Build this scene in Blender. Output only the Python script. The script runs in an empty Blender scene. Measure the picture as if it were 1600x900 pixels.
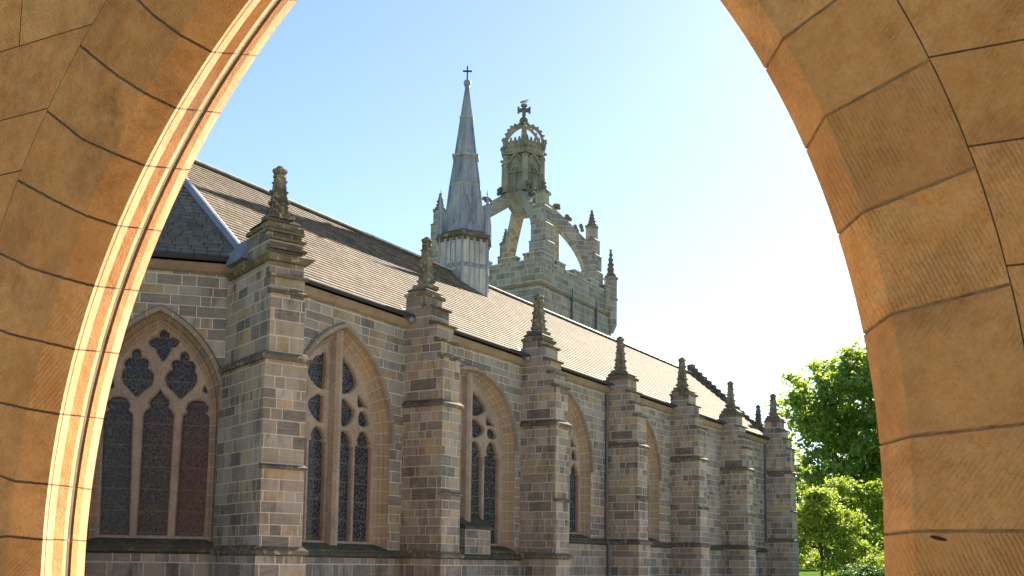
import bpy, bmesh, math, random
import numpy as np
from math import sin, cos, tan, atan, atan2, sqrt, pi, radians
from mathutils import Vector, Matrix
from mathutils.geometry import tessellate_polygon
S = bpy.context.scene
COL = S.collection
# ------------------------------------------------------------------ camera
F = 1650.; CXP = 800.; CYP = 710.; PITCH = atan(168 / 1650.); ROLL = atan(.0138); AX = radians(31.3)
EYE = np.array([0, 0, 1.65])
_f = np.array([cos(AX) * cos(PITCH), sin(AX) * cos(PITCH), sin(PITCH)])
_r0 = np.array([sin(AX), -cos(AX), 0]); _u0 = np.cross(_r0, _f)
_r = cos(ROLL) * _r0 + sin(ROLL) * _u0; _u = cos(ROLL) * _u0 - sin(ROLL) * _r0
def ray(x, y):
    d = _f * F + _r * (x - CXP) - _u * (y - CYP); return d / np.linalg.norm(d)
def hit(x, y, p0, n):
    d = ray(x, y); return EYE + d * (((np.array(p0, float) - EYE) @ n) / (d @ n))
cam = bpy.data.objects.new('camera', bpy.data.cameras.new('camera')); COL.objects.link(cam)
M = Matrix(((_r[0], _u[0], -_f[0], EYE[0]), (_r[1], _u[1], -_f[1], EYE[1]), (_r[2], _u[2], -_f[2], EYE[2]), (0, 0, 0, 1)))
cam.matrix_world = M
cam.data.lens = F / 1600 * 36; cam.data.sensor_width = 36; cam.data.shift_y = (CYP - 450) / 1600
cam.data.clip_start = .05; cam.data.clip_end = 5000
S.camera = cam
# ------------------------------------------------------------------ light
SUN_AZ, SUN_EL = radians(6.5), radians(31.5)          # azimuth from +X towards +Y
w = bpy.data.worlds.new('World'); S.world = w; w.use_nodes = True
nt = w.node_tree; bg = nt.nodes['Background']
sky = nt.nodes.new('ShaderNodeTexSky'); sky.sky_type = 'NISHITA'; sky.sun_disc = False
sky.sun_elevation = SUN_EL; sky.sun_rotation = pi / 2 - SUN_AZ
sky.air_density = 0.95; sky.dust_density = 0.15; sky.ozone_density = 1.15; sky.altitude = 0
nt.links.new(sky.outputs[0], bg.inputs[0]); bg.inputs[1].default_value = .05
sl = bpy.data.lights.new('sun', 'SUN'); sl.energy = 5.0; sl.angle = radians(.53); sl.color = (1, .88, .70)
sun = bpy.data.objects.new('sun', sl); COL.objects.link(sun)
SD = Vector((cos(SUN_EL) * cos(SUN_AZ), cos(SUN_EL) * sin(SUN_AZ), sin(SUN_EL)))
sun.rotation_euler = SD.to_track_quat('Z', 'Y').to_euler(); sun.location = (60, 10, 60)
vs = S.view_settings; vs.view_transform = 'Standard'; vs.look = 'None'; vs.gamma = 1; vs.exposure = 2.12
try: vs.use_curve_mapping = False
except Exception: pass
S.render.engine = 'CYCLES'
S.cycles.max_bounces = 10; S.cycles.diffuse_bounces = 6
# ------------------------------------------------------------------ node helper
class NB:
    def __init__(s, name):
        s.m = bpy.data.materials.new(name); s.m.use_nodes = True; s.t = s.m.node_tree
        s.b = s.t.nodes['Principled BSDF']; s.out = s.t.nodes['Material Output']
    def n(s, typ, **kw):
        nd = s.t.nodes.new(typ)
        for k, v in kw.items():
            if k.startswith('i_'):
                key = k[2:]; key = int(key) if key.isdigit() else key
                s.set(nd.inputs[key], v)
            else: setattr(nd, k, v)
        return nd
    def set(s, inp, v):
        if isinstance(v, bpy.types.NodeSocket): s.t.links.new(v, inp)
        else: inp.default_value = v
    def math(s, op, a, b=0., c=None, clamp=False):
        nd = s.t.nodes.new('ShaderNodeMath'); nd.operation = op; nd.use_clamp = clamp
        s.set(nd.inputs[0], a); s.set(nd.inputs[1], b)
        if c is not None: s.set(nd.inputs[2], c)
        return nd.outputs[0]
    def mix(s, f, a, b, mode='MIX'):
        nd = s.t.nodes.new('ShaderNodeMix'); nd.data_type = 'RGBA'; nd.blend_type = mode
        s.set(nd.inputs[0], f); s.set(nd.inputs[6], c4(a)); s.set(nd.inputs[7], c4(b)); return nd.outputs[2]
    def ramp(s, f, stops, interp='LINEAR'):
        nd = s.t.nodes.new('ShaderNodeValToRGB'); nd.color_ramp.interpolation = interp
        e = nd.color_ramp.elements
        while len(e) < len(stops): e.new(.5)
        for q, (p, c) in zip(e, stops): q.position = p; q.color = c4(c)
        s.set(nd.inputs[0], f); return nd.outputs[0]
    def noise(s, vec, scale, detail=4, rough=.55, col=False):
        nd = s.n('ShaderNodeTexNoise', i_Scale=scale, i_Detail=detail, i_Roughness=rough)
        if vec is not None: s.set(nd.inputs['Vector'], vec)
        return nd.outputs['Color' if col else 'Fac']
    def comb(s, x, y, z=0.):
        nd = s.t.nodes.new('ShaderNodeCombineXYZ')
        for i, v in enumerate((x, y, z)): s.set(nd.inputs[i], v)
        return nd.outputs[0]
    def white(s, vec, dim='2D'):
        nd = s.t.nodes.new('ShaderNodeTexWhiteNoise'); nd.noise_dimensions = dim
        s.set(nd.inputs['Vector'], vec); return nd
    def bump(s, h, strength=.5, dist=.02, normal=None):
        nd = s.n('ShaderNodeBump', i_Strength=strength, i_Distance=dist, i_Height=h)
        if normal is not None: s.set(nd.inputs['Normal'], normal)
        return nd.outputs[0]
    def done(s, col, rough=.85, normal=None, spec=.3):
        s.set(s.b.inputs['Base Color'], c4(col)); s.set(s.b.inputs['Roughness'], rough)
        if 'Specular IOR Level' in s.b.inputs: s.set(s.b.inputs['Specular IOR Level'], spec)
        if normal is not None: s.set(s.b.inputs['Normal'], normal)
        return s.m
def c4(c):
    if isinstance(c, (tuple, list)) and len(c) == 3: return (*c, 1.)
    return c
def ashlar(name, h=.31, wd=.92, palette=None, low=None, mortar=(.50, .45, .38), mw=.011, dark=.55, stain=.7, seed=0., rough_bump=.5, lowz=(3.0, 7.5)):
    """coursed squared masonry on metre UVs: random course heights, random block lengths, one tone per block"""
    b = NB(name)
    uv = b.n('ShaderNodeUVMap').outputs[0]; sp = b.n('ShaderNodeSeparateXYZ', i_0=uv); u, v = sp.outputs[0], sp.outputs[1]
    geo = b.n('ShaderNodeNewGeometry'); pos = geo.outputs['Position']
    pz = b.n('ShaderNodeSeparateXYZ', i_0=pos).outputs[2]
    wob = b.noise(pos, 1.7, 2)
    v1 = b.math('ADD', v, b.math('MULTIPLY', b.math('SUBTRACT', wob, .5), .018))
    # course heights drift: warp v by a slow 1-D sine mix
    vw = b.math('ADD', v1, b.math('ADD', b.math('MULTIPLY', b.math('SINE', b.math('MULTIPLY', v1, 2.3)), .085), b.math('MULTIPLY', b.math('SINE', b.math('MULTIPLY', v1, 5.9)), .022)))
    rv = b.math('DIVIDE', vw, h); row = b.math('FLOOR', rv); fv = b.math('FRACT', rv)
    rh = b.white(b.comb(row, seed)).outputs['Value']
    wrow = b.math('MULTIPLY', b.math('ADD', .72, b.math('MULTIPLY', rh, .65)), wd)
    ru = b.math('ADD', b.math('DIVIDE', u, wrow), b.math('MULTIPLY', rh, 37.3)); cell = b.math('FLOOR', ru); fu = b.math('FRACT', ru)
    hs = b.white(b.comb(cell, b.math('ADD', row, 7.7 + seed))).outputs['Value']
    split = b.math('ADD', .28, b.math('MULTIPLY', hs, .44))
    hs2 = b.white(b.comb(b.math('ADD', cell, 91.), row)).outputs['Value']
    dosplit = b.math('GREATER_THAN', hs2, .58)
    second = b.math('MULTIPLY', dosplit, b.math('GREATER_THAN', fu, split))
    # distance to vertical joints (metres)
    d0 = b.math('MULTIPLY', b.math('MINIMUM', fu, b.math('SUBTRACT', 1., fu)), wrow)
    d1 = b.math('ADD', b.math('MULTIPLY', b.math('ABSOLUTE', b.math('SUBTRACT', fu, split)), wrow), b.math('MULTIPLY', b.math('SUBTRACT', 1., dosplit), 9.))
    dh = b.math('MULTIPLY', b.math('MINIMUM', fv, b.math('SUBTRACT', 1., fv)), h)
    dj = b.math('MINIMUM', dh, b.math('MINIMUM', d0, d1))
    jag = b.math('MULTIPLY', b.math('SUBTRACT', b.noise(pos, 18., 4), .5), .020)
    blk = b.n('ShaderNodeMapRange', i_0=b.math('ADD', dj, jag), i_1=mw * .55, i_2=mw * 1.5)   # 0 mortar .. 1 stone
    bid = b.white(b.comb(b.math('ADD', cell, b.math('MULTIPLY', second, 33.3)), b.math('ADD', row, seed)))
    val = bid.outputs['Value']; rgb = b.n('ShaderNodeSeparateColor', i_0=bid.outputs['Color'])
    pal = palette or [(.20, .19, .17), (.28, .268, .235), (.38, .365, .32), (.125, .127, .126), (.24, .24, .238), (.34, .27, .16), (.20, .188, .16), (.31, .305, .29)]
    col = b.ramp(val, [(i / len(pal), c) for i, c in enumerate(pal)], 'CONSTANT')
    if low:
        cl = b.ramp(val, [(i / len(low), c) for i, c in enumerate(low)], 'CONSTANT')
        zf = b.n('ShaderNodeMapRange', i_0=b.math('ADD', pz, b.math('MULTIPLY', b.math('SUBTRACT', rgb.outputs[1], .5), 3.)), i_1=lowz[0], i_2=lowz[1])
        col = b.mix(zf.outputs[0], cl, col)
    col = b.mix(b.math('MULTIPLY', rgb.outputs[2], .25), col, (.12, .11, .10))
    # bedding streaks and soot clouds within the blocks
    mp = b.n('ShaderNodeMapping', i_Vector=pos); mp.inputs['Scale'].default_value = (1.2, 1.2, 9)
    st = b.noise(mp.outputs[0], 2.2, 5, .65)
    col = b.mix(b.n('ShaderNodeMapRange', i_0=st, i_1=.35, i_2=.7).outputs[0], col, b.mix(.4, col, (.42, .37, .30)))
    mv = b.n('ShaderNodeMapping', i_Vector=pos); mv.inputs['Scale'].default_value = (1.5, 1.5, .45)
    so = b.n('ShaderNodeMapRange', i_0=b.noise(mv.outputs[0], 1.25, 7, .74), i_1=.47, i_2=.70)
    sob = b.math('MULTIPLY', so.outputs[0], b.math('ADD', .35, b.math('MULTIPLY', rgb.outputs[0], .8)))
    col = b.mix(b.math('MULTIPLY', sob, stain, clamp=True), col, (.055, .052, .045))
    gr = b.noise(pos, 38., 4, .7)
    col = b.mix(b.n('ShaderNodeMapRange', i_0=gr, i_1=.3, i_2=.75).outputs[0], b.mix(.22, col, (.04, .035, .03)), col)
    mcol = b.mix(b.noise(pos, 2.5, 3), mortar, tuple(c * dark for c in mortar))
    col = b.mix(blk.outputs[0], mcol, col)
    hh = b.math('ADD', b.math('MULTIPLY', blk.outputs[0], .35), b.math('ADD', b.math('MULTIPLY', gr, .35), b.math('MULTIPLY', rgb.outputs[1], .25)))
    nrm = b.bump(hh, rough_bump, .03)
    return b.done(col, .9, nrm, .2)
def rockstone(name, base, dark, lich=None, scale=1.0, joint=None):
    """dressed stone without courses; optional joints every `joint` metres along V"""
    b = NB(name); pos = b.n('ShaderNodeNewGeometry').outputs['Position']
    n1 = b.noise(pos, 1.3 * scale, 6, .65); n2 = b.noise(pos, 14 * scale, 5, .7)
    col = b.mix(b.n('ShaderNodeMapRange', i_0=n1, i_1=.38, i_2=.66).outputs[0], base, dark)
    col = b.mix(b.n('ShaderNodeMapRange', i_0=n2, i_1=.35, i_2=.8).outputs[0], b.mix(.45, col, (.03, .03, .025)), col)
    if lich:
        l = b.n('ShaderNodeMapRange', i_0=b.noise(pos, 5.5 * scale, 4, .6), i_1=.56, i_2=.66)
        col = b.mix(l.outputs[0], col, lich)
    h = b.math('ADD', b.math('MULTIPLY', n2, .7), n1)
    if joint:
        uv = b.n('ShaderNodeUVMap').outputs[0]; v = b.n('ShaderNodeSeparateXYZ', i_0=uv).outputs[1]
        q = b.math('DIVIDE', v, joint); fr = b.math('FRACT', q)
        rnd = b.white(b.comb(b.math('FLOOR', q), 3.)).outputs['Value']
        col = b.mix(b.math('MULTIPLY', rnd, .55), col, b.ramp(rnd, [(0, (.30, .28, .25)), (.4, (.30, .21, .16)), (.7, (.40, .29, .15)), (1, (.19, .15, .14))]))
        jm = b.math('LESS_THAN', b.math('MULTIPLY', b.math('MINIMUM', fr, b.math('SUBTRACT', 1., fr)), joint), .009)
        col = b.mix(jm, col, (.46, .40, .32)); h = b.math('SUBTRACT', h, b.math('MULTIPLY', jm, .5))
    return b.done(col, .92, b.bump(h, .6, .03), .15)
PINK = [(.25, .205, .172), (.175, .15, .135), (.37, .305, .25), (.135, .128, .12), (.30, .245, .20), (.37, .285, .18), (.20, .172, .15), (.29, .27, .24)]
M_WALL = ashlar('chapel_ashlar', low=PINK, lowz=(2.2, 6.5), mortar=(.66, .62, .54))
M_BUTT = ashlar('buttress_ashlar', h=.30, wd=.80, low=PINK, lowz=(2.0, 7.0), mortar=(.58, .53, .45), stain=1.0, seed=5.,
                palette=[(.23, .207, .17), (.38, .32, .23), (.29, .245, .195), (.11, .103, .09), (.33, .30, .25), (.42, .315, .175), (.165, .15, .13), (.41, .38, .32)])
M_TOWER = ashlar('tower_ashlar', h=.36, wd=.75, seed=11., stain=.7, mw=.014, mortar=(.58, .57, .53),
                 palette=[(.31, .295, .27), (.38, .37, .34), (.23, .228, .225), (.34, .29, .22), (.41, .395, .37), (.25, .245, .24)])
M_TRIM = rockstone('weathered_trim', (.20, .175, .13), (.085, .078, .062), lich=(.30, .26, .15))
M_SILL = rockstone('mossy_sill', (.115, .105, .075), (.06, .066, .042), lich=(.12, .14, .06))
M_FRAME = rockstone('window_dressing', (.42, .33, .235), (.29, .225, .165), joint=.36)
M_TRAC = rockstone('tracery_stone', (.46, .37, .29), (.33, .265, .205))
M_HOOD = rockstone('hood_stone', (.28, .265, .235), (.20, .19, .17), joint=.7)
M_CORN = rockstone('cornice_stone', (.34, .27, .17), (.22, .18, .13), joint=1e3)
M_PIN = rockstone('pinnacle_stone', (.26, .235, .175), (.085, .078, .06), lich=(.36, .32, .19), scale=1.6)
M_CROWN = rockstone('crown_stone', (.40, .38, .33), (.20, .19, .165), lich=(.36, .29, .18))
def slate(name, cols, streak=None):
    b = NB(name); uv = b.n('ShaderNodeUVMap').outputs[0]; sp = b.n('ShaderNodeSeparateXYZ', i_0=uv)
    pos = b.n('ShaderNodeNewGeometry').outputs['Position']
    rv = b.math('DIVIDE', sp.outputs[1], .1992); row = b.math('FLOOR', rv); fv = b.math('FRACT', rv)
    rr = b.white(b.comb(row, 2.)).outputs['Value']
    ru = b.math('ADD', b.math('DIVIDE', sp.outputs[0], b.math('ADD', .24, b.math('MULTIPLY', rr, .16))), b.math('MULTIPLY', rr, 11.7)); cell = b.math('FLOOR', ru); fu = b.math('FRACT', ru)
    wn = b.white(b.comb(cell, row)); val = wn.outputs['Value']
    col = b.ramp(val, [(i / (len(cols) - 1), c) for i, c in enumerate(cols)])
    col = b.mix(b.n('ShaderNodeMapRange', i_0=b.noise(pos, .55, 5, .65), i_1=.38, i_2=.66).outputs[0], col, b.mix(.6, col, (.085, .075, .065)))
    lc = b.n('ShaderNodeMapRange', i_0=b.noise(pos, 7., 4, .65), i_1=.55, i_2=.68)
    col = b.mix(b.math('MULTIPLY', lc.outputs[0], .6), col, (.22, .19, .12))
    gap = b.math('LESS_THAN', b.math('MINIMUM', fu, b.math('SUBTRACT', 1., fu)), .045)
    low = b.math('LESS_THAN', fv, .10)
    dk = b.math('MAXIMUM', gap, low)
    col = b.mix(b.math('MULTIPLY', dk, .75), col, (.03, .028, .025))
    h = b.math('ADD', b.math('MULTIPLY', val, .55), b.math('SUBTRACT', b.math('MULTIPLY', b.noise(pos, 16, 3), .5), b.math('MULTIPLY', gap, .5)))
    return b.done(col, .85, b.bump(h, .5, .02), .12)
M_SLATE = slate('weathered_slate', [(.16, .116, .078), (.225, .167, .112), (.095, .072, .052), (.275, .21, .148), (.13, .10, .076)])
M_SLATE2 = slate('apse_slate', [(.13, .14, .13), (.19, .20, .18), (.10, .115, .12), (.23, .23, .19), (.14, .15, .14)])
def leadm(name, a, bcol, rust):
    b = NB(name); pos = b.n('ShaderNodeNewGeometry').outputs['Position']
    mp = b.n('ShaderNodeMapping', i_Vector=pos); mp.inputs['Scale'].default_value = (2.2, 2.2, .35)
    n1 = b.noise(mp.outputs[0], 1.8, 5, .6); n2 = b.noise(pos, 3.1, 5, .7)
    col = b.mix(b.n('ShaderNodeMapRange', i_0=n1, i_1=.35, i_2=.65).outputs[0], a, bcol)
    col = b.mix(b.n('ShaderNodeMapRange', i_0=n2, i_1=.56, i_2=.74).outputs[0], col, rust)
    return b.done(col, .5, b.bump(b.math('ADD', n2, n1), .25, .03), .5)
M_LEAD = leadm('lead_sheet', (.12, .16, .22), (.33, .35, .37), (.30, .24, .20))
M_LEADW = leadm('pale_lead', (.50, .48, .43), (.27, .27, .27), (.19, .13, .095))
M_LEADB = leadm('blue_lead', (.12, .155, .22), (.18, .21, .27), (.10, .11, .14))
def plain(name, col, rough=.6, metal=0.):
    b = NB(name); pos = b.n('ShaderNodeNewGeometry').outputs['Position']
    c = b.mix(b.noise(pos, 6, 4), col, tuple(k * .6 for k in col)); b.b.inputs['Metallic'].default_value = metal
    return b.done(c, rough)
M_IRON = plain('painted_iron', (.05, .05, .052), .95)
M_PIPE = plain('grey_pipe', (.13, .145, .165), .5)
def glassm(name, tint, reflect_only=False):
    b = NB(name); uv = b.n('ShaderNodeUVMap').outputs[0]; sp = b.n('ShaderNodeSeparateXYZ', i_0=uv)
    uvn = b.n('ShaderNodeVectorMath', i_0=uv, operation='ADD')
    b.set(uvn.inputs[1], b.n('ShaderNodeVectorMath', operation='SCALE', i_0=b.noise(uv, 5., 3, col=True), i_Scale=.12).outputs[0])
    vo = b.n('ShaderNodeTexVoronoi', feature='DISTANCE_TO_EDGE', i_Scale=8.5); b.set(vo.inputs['Vector'], uvn.outputs[0])
    vc = b.n('ShaderNodeTexVoronoi', i_Scale=8.5); b.set(vc.inputs['Vector'], uvn.outputs[0])
    line = b.math('LESS_THAN', vo.outputs['Distance'], .055)
    bar = b.math('LESS_THAN', b.math('FRACT', b.math('DIVIDE', sp.outputs[1], .56)), .05)
    hue = b.n('ShaderNodeSeparateColor', i_0=vc.outputs['Color'])
    pane = b.ramp(hue.outputs[0], [(0, (.012, .016, .03)), (.35, (.02, .022, .025)), (.6, (.018, .03, .05)), (.8, (.035, .02, .015)), (.93, (.07, .06, .025)), (1, (.09, .085, .08))], 'CONSTANT')
    pane = b.mix(b.noise(uv, 1.2, 3), pane, tint)
    col = b.mix(b.math('MAXIMUM', line, bar), pane, (.115, .108, .09))
    rg = b.math('ADD', .16, b.math('MULTIPLY', b.math('MAXIMUM', line, bar), .6))
    h = b.math('ADD', b.math('MULTIPLY', hue.outputs[1], .8), line)
    return b.done(col, rg, b.bump(h, .3, .02), .14)
M_GLASS = glassm('leaded_glass', (.02, .03, .05))
# ------------------------------------------------------------------ mesh helpers
class MB:
    def __init__(s): s.v = []; s.f = []; s.uv = {}; s.mi = []
    def add(s, vs, fs, uvs=None, mi=0):
        o = len(s.v); s.v += [tuple(map(float, p)) for p in vs]
        for i, f in enumerate(fs):
            if uvs is not None: s.uv[len(s.f)] = uvs[i]
            s.f.append([o + k for k in f]); s.mi.append(mi)
    def prism(s, base, top):      # two loops with the same count
        n = len(base); s.add(list(base) + list(top), [list(range(n))[::-1], list(range(n, 2 * n))] + [[i, (i + 1) % n, n + (i + 1) % n, n + i] for i in range(n)])
    def box(s, c, d, ax=None, top=1.):
        """box centred on c with half sizes d; ax = horizontal unit vector of its first axis; top scales the top"""
        a = np.array([1., 0, 0]) if ax is None else np.array(ax, float); bb = np.array([-a[1], a[0], 0]); z = np.array([0, 0, 1.]); c = np.array(c, float)
        lo = [c + a * i * d[0] + bb * j * d[1] - z * d[2] for i, j in ((-1, -1), (1, -1), (1, 1), (-1, 1))]
        hi = [c + a * i * d[0] * top + bb * j * d[1] * top + z * d[2] for i, j in ((-1, -1), (1, -1), (1, 1), (-1, 1))]
        s.prism(lo, hi)
    def ngon(s, c, r0, r1, z0, z1, n, ph=0.):
        L = [[(c[0] + r * cos(ph + 2 * pi * k / n), c[1] + r * sin(ph + 2 * pi * k / n), z) for k in range(n)] for r, z in ((r0, z0), (r1, z1))]
        s.prism(*L)
    def ball(s, c, r, n=10, m=7, sz=1.):
        vs = []; fs = []
        for j in range(m + 1):
            t = pi * j / m
            for i in range(n): vs.append((c[0] + r * sin(t) * cos(2 * pi * i / n), c[1] + r * sin(t) * sin(2 * pi * i / n), c[2] - r * sz * cos(t)))
        for j in range(m):
            for i in range(n): fs.append([j * n + i, j * n + (i + 1) % n, (j + 1) * n + (i + 1) % n, (j + 1) * n + i])
        s.add(vs, fs)
    def tube(s, pts, rs, n=8):
        pts = [np.array(p, float) for p in pts]; vs = []; fs = []
        for i, p in enumerate(pts):
            t = pts[min(i + 1, len(pts) - 1)] - pts[max(i - 1, 0)]; t = t / (np.linalg.norm(t) + 1e-9)
            a = np.cross(t, (0.31, .2, .93)); a /= np.linalg.norm(a) + 1e-9; bb = np.cross(t, a); r = rs[i] if hasattr(rs, '__len__') else rs
            for k in range(n): vs.append(p + r * (a * cos(2 * pi * k / n) + bb * sin(2 * pi * k / n)))
        for i in range(len(pts) - 1):
            for k in range(n): fs.append([i * n + k, i * n + (k + 1) % n, (i + 1) * n + (k + 1) % n, (i + 1) * n + k])
        fs.append(list(range(n))[::-1]); fs.append([(len(pts) - 1) * n + k for k in range(n)])
        s.add(vs, fs)
    def build(s, name, mats, parent=None, smooth=False, fix=True):
        me = bpy.data.meshes.new(name); me.from_pydata(s.v, [], s.f)
        if not isinstance(mats, (list, tuple)): mats = [mats]
        for m in mats: me.materials.append(m)
        me.polygons.foreach_set('material_index', s.mi)
        if fix:
            bm = bmesh.new(); bm.from_mesh(me); bm.faces.ensure_lookup_table()
            lay = bm.faces.layers.int.new('fid')
            for i, f in enumerate(bm.faces): f[lay] = i
            bmesh.ops.recalc_face_normals(bm, faces=bm.faces[:])
            bm.to_mesh(me); bm.free()
        uvl = me.uv_layers.new(name='UVMap'); P = me.vertices
        for i, poly in enumerate(me.polygons):
            if i in s.uv and len(s.uv[i]) == poly.loop_total:
                o = {vi: q for vi, q in zip(s.f[i], s.uv[i])}
                for li in poly.loop_indices: uvl.data[li].uv = o[me.loops[li].vertex_index]
                continue
            n = poly.normal
            if abs(n.z) < .75:
                t = Vector((-n.y, n.x, 0)); t.normalize() if t.length > 1e-6 else None
                sg = 1 if abs(t.x) < .01 or t.x > 0 else -1
                for li in poly.loop_indices:
                    co = P[me.loops[li].vertex_index].co; uvl.data[li].uv = (co.dot(t) * sg, co.z)
            else:
                for li in poly.loop_indices:
                    co = P[me.loops[li].vertex_index].co; uvl.data[li].uv = (co.x, co.y)
        if smooth: me.polygons.foreach_set('use_smooth', [True] * len(me.polygons))
        o = bpy.data.objects.new(name, me); COL.objects.link(o)
        if parent is not None: o.parent = parent; o.matrix_parent_inverse = parent.matrix_world.inverted()
        return o
def empty(name, loc):
    o = bpy.data.objects.new(name, None); COL.objects.link(o); o.location = loc; o.matrix_world = Matrix.Translation(loc); return o
def tag(o, label=None, cat=None, group=None, kind=None):
    for k, v in (('label', label), ('category', cat), ('group', group), ('kind', kind)):
        if v: o[k] = v
    return o
def plate(mb, outer, holes, to3, mi=0):
    loops = [[Vector((*p, 0)) for p in outer]] + [[Vector((*p, 0)) for p in h] for h in holes]
    flat = [p for l in loops for p in l]; tris = tessellate_polygon(loops)
    mb.add([to3(p.x, p.y, 0) for p in flat], [list(t) for t in tris], mi=mi)
# ------------------------------------------------------------------ setting
def grassm():
    b = NB('lawn_grass'); pos = b.n('ShaderNodeNewGeometry').outputs['Position']
    col = b.mix(b.noise(pos, .6, 6, .7), (.07, .13, .025), (.12, .20, .04)); return b.done(col, .9, b.bump(b.noise(pos, 30, 4), 1, .05), 0.)
def gravelm():
    b = NB('pale_gravel'); pos = b.n('ShaderNodeNewGeometry').outputs['Position']
    col = b.mix(b.noise(pos, 25, 5, .8), (.40, .37, .325), (.28, .26, .23)); return b.done(col, .95, b.bump(b.noise(pos, 60, 3), .6, .02))
gm = MB(); N = 70
def gz(x, y):
    d = sqrt(x * x + y * y); t = min(max((d - 62) / 22., 0), 1); return 1.25 * t * t * (3 - 2 * t)
gx = np.concatenate([np.linspace(-600, -40, 8), np.linspace(-30, 160, 96), np.linspace(180, 900, 10)]); gy = np.concatenate([np.linspace(-600, -60, 8), np.linspace(-50, 120, 60), np.linspace(150, 900, 10)])
gm.add([(x, y, gz(x, y)) for y in gy for x in gx], [[j * len(gx) + i, j * len(gx) + i + 1, (j + 1) * len(gx) + i + 1, (j + 1) * len(gx) + i] for j in range(len(gy) - 1) for i in range(len(gx) - 1)])
tag(gm.build('ground', grassm(), fix=False), 'green lawn spreading around the chapel', None, kind='structure')
p = MB(); p.add([(-14, -14, .004), (60, -14, .004), (60, 18.2, .004), (-14, 18.2, .004)], [[0, 1, 2, 3]])  # unseen gravel sheet, added to reflect warm sunlight onto the chapel wall
tag(p.build('path', gravelm(), fix=False), 'unseen pale gravel court added to bounce warm light onto the chapel', None, kind='structure')

# ------------------------------------------------------------------ chapel
chapel = empty('chapel', (19.4, 20, 0))
tag(chapel, 'long buttressed grey stone chapel with slate roof, pointed windows and lead spire', 'chapel')
X0, YW, ZE = 19.4, 20., 9.2
XE = 63.3
WIN = {2: dict(c=23.35, w=2.3, h=3.2, zs=5.2, kind='P', zb=1.95), 3: dict(c=30.25, w=2.85, h=2.55, zs=5.7, kind='E', zb=2.05),
       4: dict(c=37.0, w=2.25, h=3.1, zs=5.4, kind='P', zb=2.65), 5: dict(c=44.15, w=2.25, h=2.95, zs=5.55, kind='P', zb=2.7)}
def arch(W, inset, n=14, zb=None):
    c, wd, h, zs = W['c'], W['w'], W['h'], W['zs']; zb = W['zb'] if zb is None else zb
    half = []
    if W['kind'] == 'P':
        R = (wd * wd + h * h) / (2 * wd); r = R - inset; a1 = math.acos((R - wd) / r)
        for k in range(n + 1):
            a = a1 * k / n; half.append((wd - R + r * cos(a), zs + r * sin(a)))
    else:
        for k in range(n + 1):
            a = pi / 2 * k / n; half.append(((wd - inset) * cos(a), zs + (h - inset) * sin(a)))
    half = [(wd - inset, zb)] + half
    return [(c + x, z) for x, z in half] + [(c - x, z) for x, z in half[-2::-1]]
# window surround on a plane: to3(u, z, depth)
def surround(W, to3, parent, ks=.72):
    prof = [(0, 0), (.02, .07), (.09, .035), (.13, .11), (.17, .20), (.22, .15), (.27, .20), (.33, .29), (.38, .27), (.44, .32), (.44, .52)]
    prof = [(i * ks, d) for i, d in prof]; mb = MB(); rows = [arch(W, i) for i, d in prof]; n = len(rows[0])
    acc = [0]
    for k in range(1, n): acc.append(acc[-1] + math.dist(rows[0][k], rows[0][k - 1]))
    for j in range(len(prof) - 1):
        for k in range(n - 1):
            q = [to3(*rows[j][k], prof[j][1]), to3(*rows[j][k + 1], prof[j][1]), to3(*rows[j + 1][k + 1], prof[j + 1][1]), to3(*rows[j + 1][k], prof[j + 1][1])]
            mb.add(q, [[0, 1, 2, 3]], [[(j * .1, acc[k]), (j * .1, acc[k + 1]), (j * .1 + .1, acc[k + 1]), (j * .1 + .1, acc[k])]])
    o = mb.build('window', M_FRAME, parent, fix=False)
    return o
def hood(W, to3, parent, proud=.11):
    prof = [(0.015, -.002), (-.0, -proud), (-.11, -proud + .0), (-.15, -.03), (-.15, .0)]
    mb = MB(); rows = [arch(W, i)[1:-1] for i, d in prof]; n = len(rows[0]); acc = [0]
    for k in range(1, n): acc.append(acc[-1] + math.dist(rows[0][k], rows[0][k - 1]))
    for j in range(len(prof) - 1):
        for k in range(n - 1):
            q = [to3(*rows[j][k], prof[j][1]), to3(*rows[j][k + 1], prof[j][1]), to3(*rows[j + 1][k + 1], prof[j + 1][1]), to3(*rows[j + 1][k], prof[j + 1][1])]
            mb.add(q, [[0, 1, 2, 3]], [[(j * .1, acc[k]), (j * .1, acc[k + 1]), (j * .1 + .1, acc[k + 1]), (j * .1 + .1, acc[k])]])
    for e in (0, n - 1):
        mb.add([to3(*rows[j][e], prof[j][1]) for j in range(len(prof))], [list(range(len(prof)))], [[(0, 0)] * len(prof)])
    return mb.build('hood_mould', M_HOOD, parent, fix=False)
def area2(l): return sum(l[i][0] * l[(i + 1) % len(l)][1] - l[(i + 1) % len(l)][0] * l[i][1] for i in range(len(l))) / 2
def offs(l, d):
    if area2(l) < 0: l = l[::-1]
    n = len(l); out = []
    for i in range(n):
        a, b, c = np.array(l[i - 1]), np.array(l[i]), np.array(l[(i + 1) % n])
        e1 = (b - a) / (np.linalg.norm(b - a) + 1e-9); e2 = (c - b) / (np.linalg.norm(c - b) + 1e-9)
        nn = np.array([e1[1] + e2[1], -(e1[0] + e2[0])]); L = np.linalg.norm(nn)
        nn = nn / L if L > .3 else np.array([e1[1], -e1[0]]); out.append(tuple(b + nn * d))
    return l, out
def smooth_loop(l, it=1):
    for _ in range(it):
        o = []
        for i in range(len(l)):
            a, b = np.array(l[i]), np.array(l[(i + 1) % len(l)]); o += [tuple(a * .78 + b * .22), tuple(a * .22 + b * .78)]
        l = o
    return l
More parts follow.
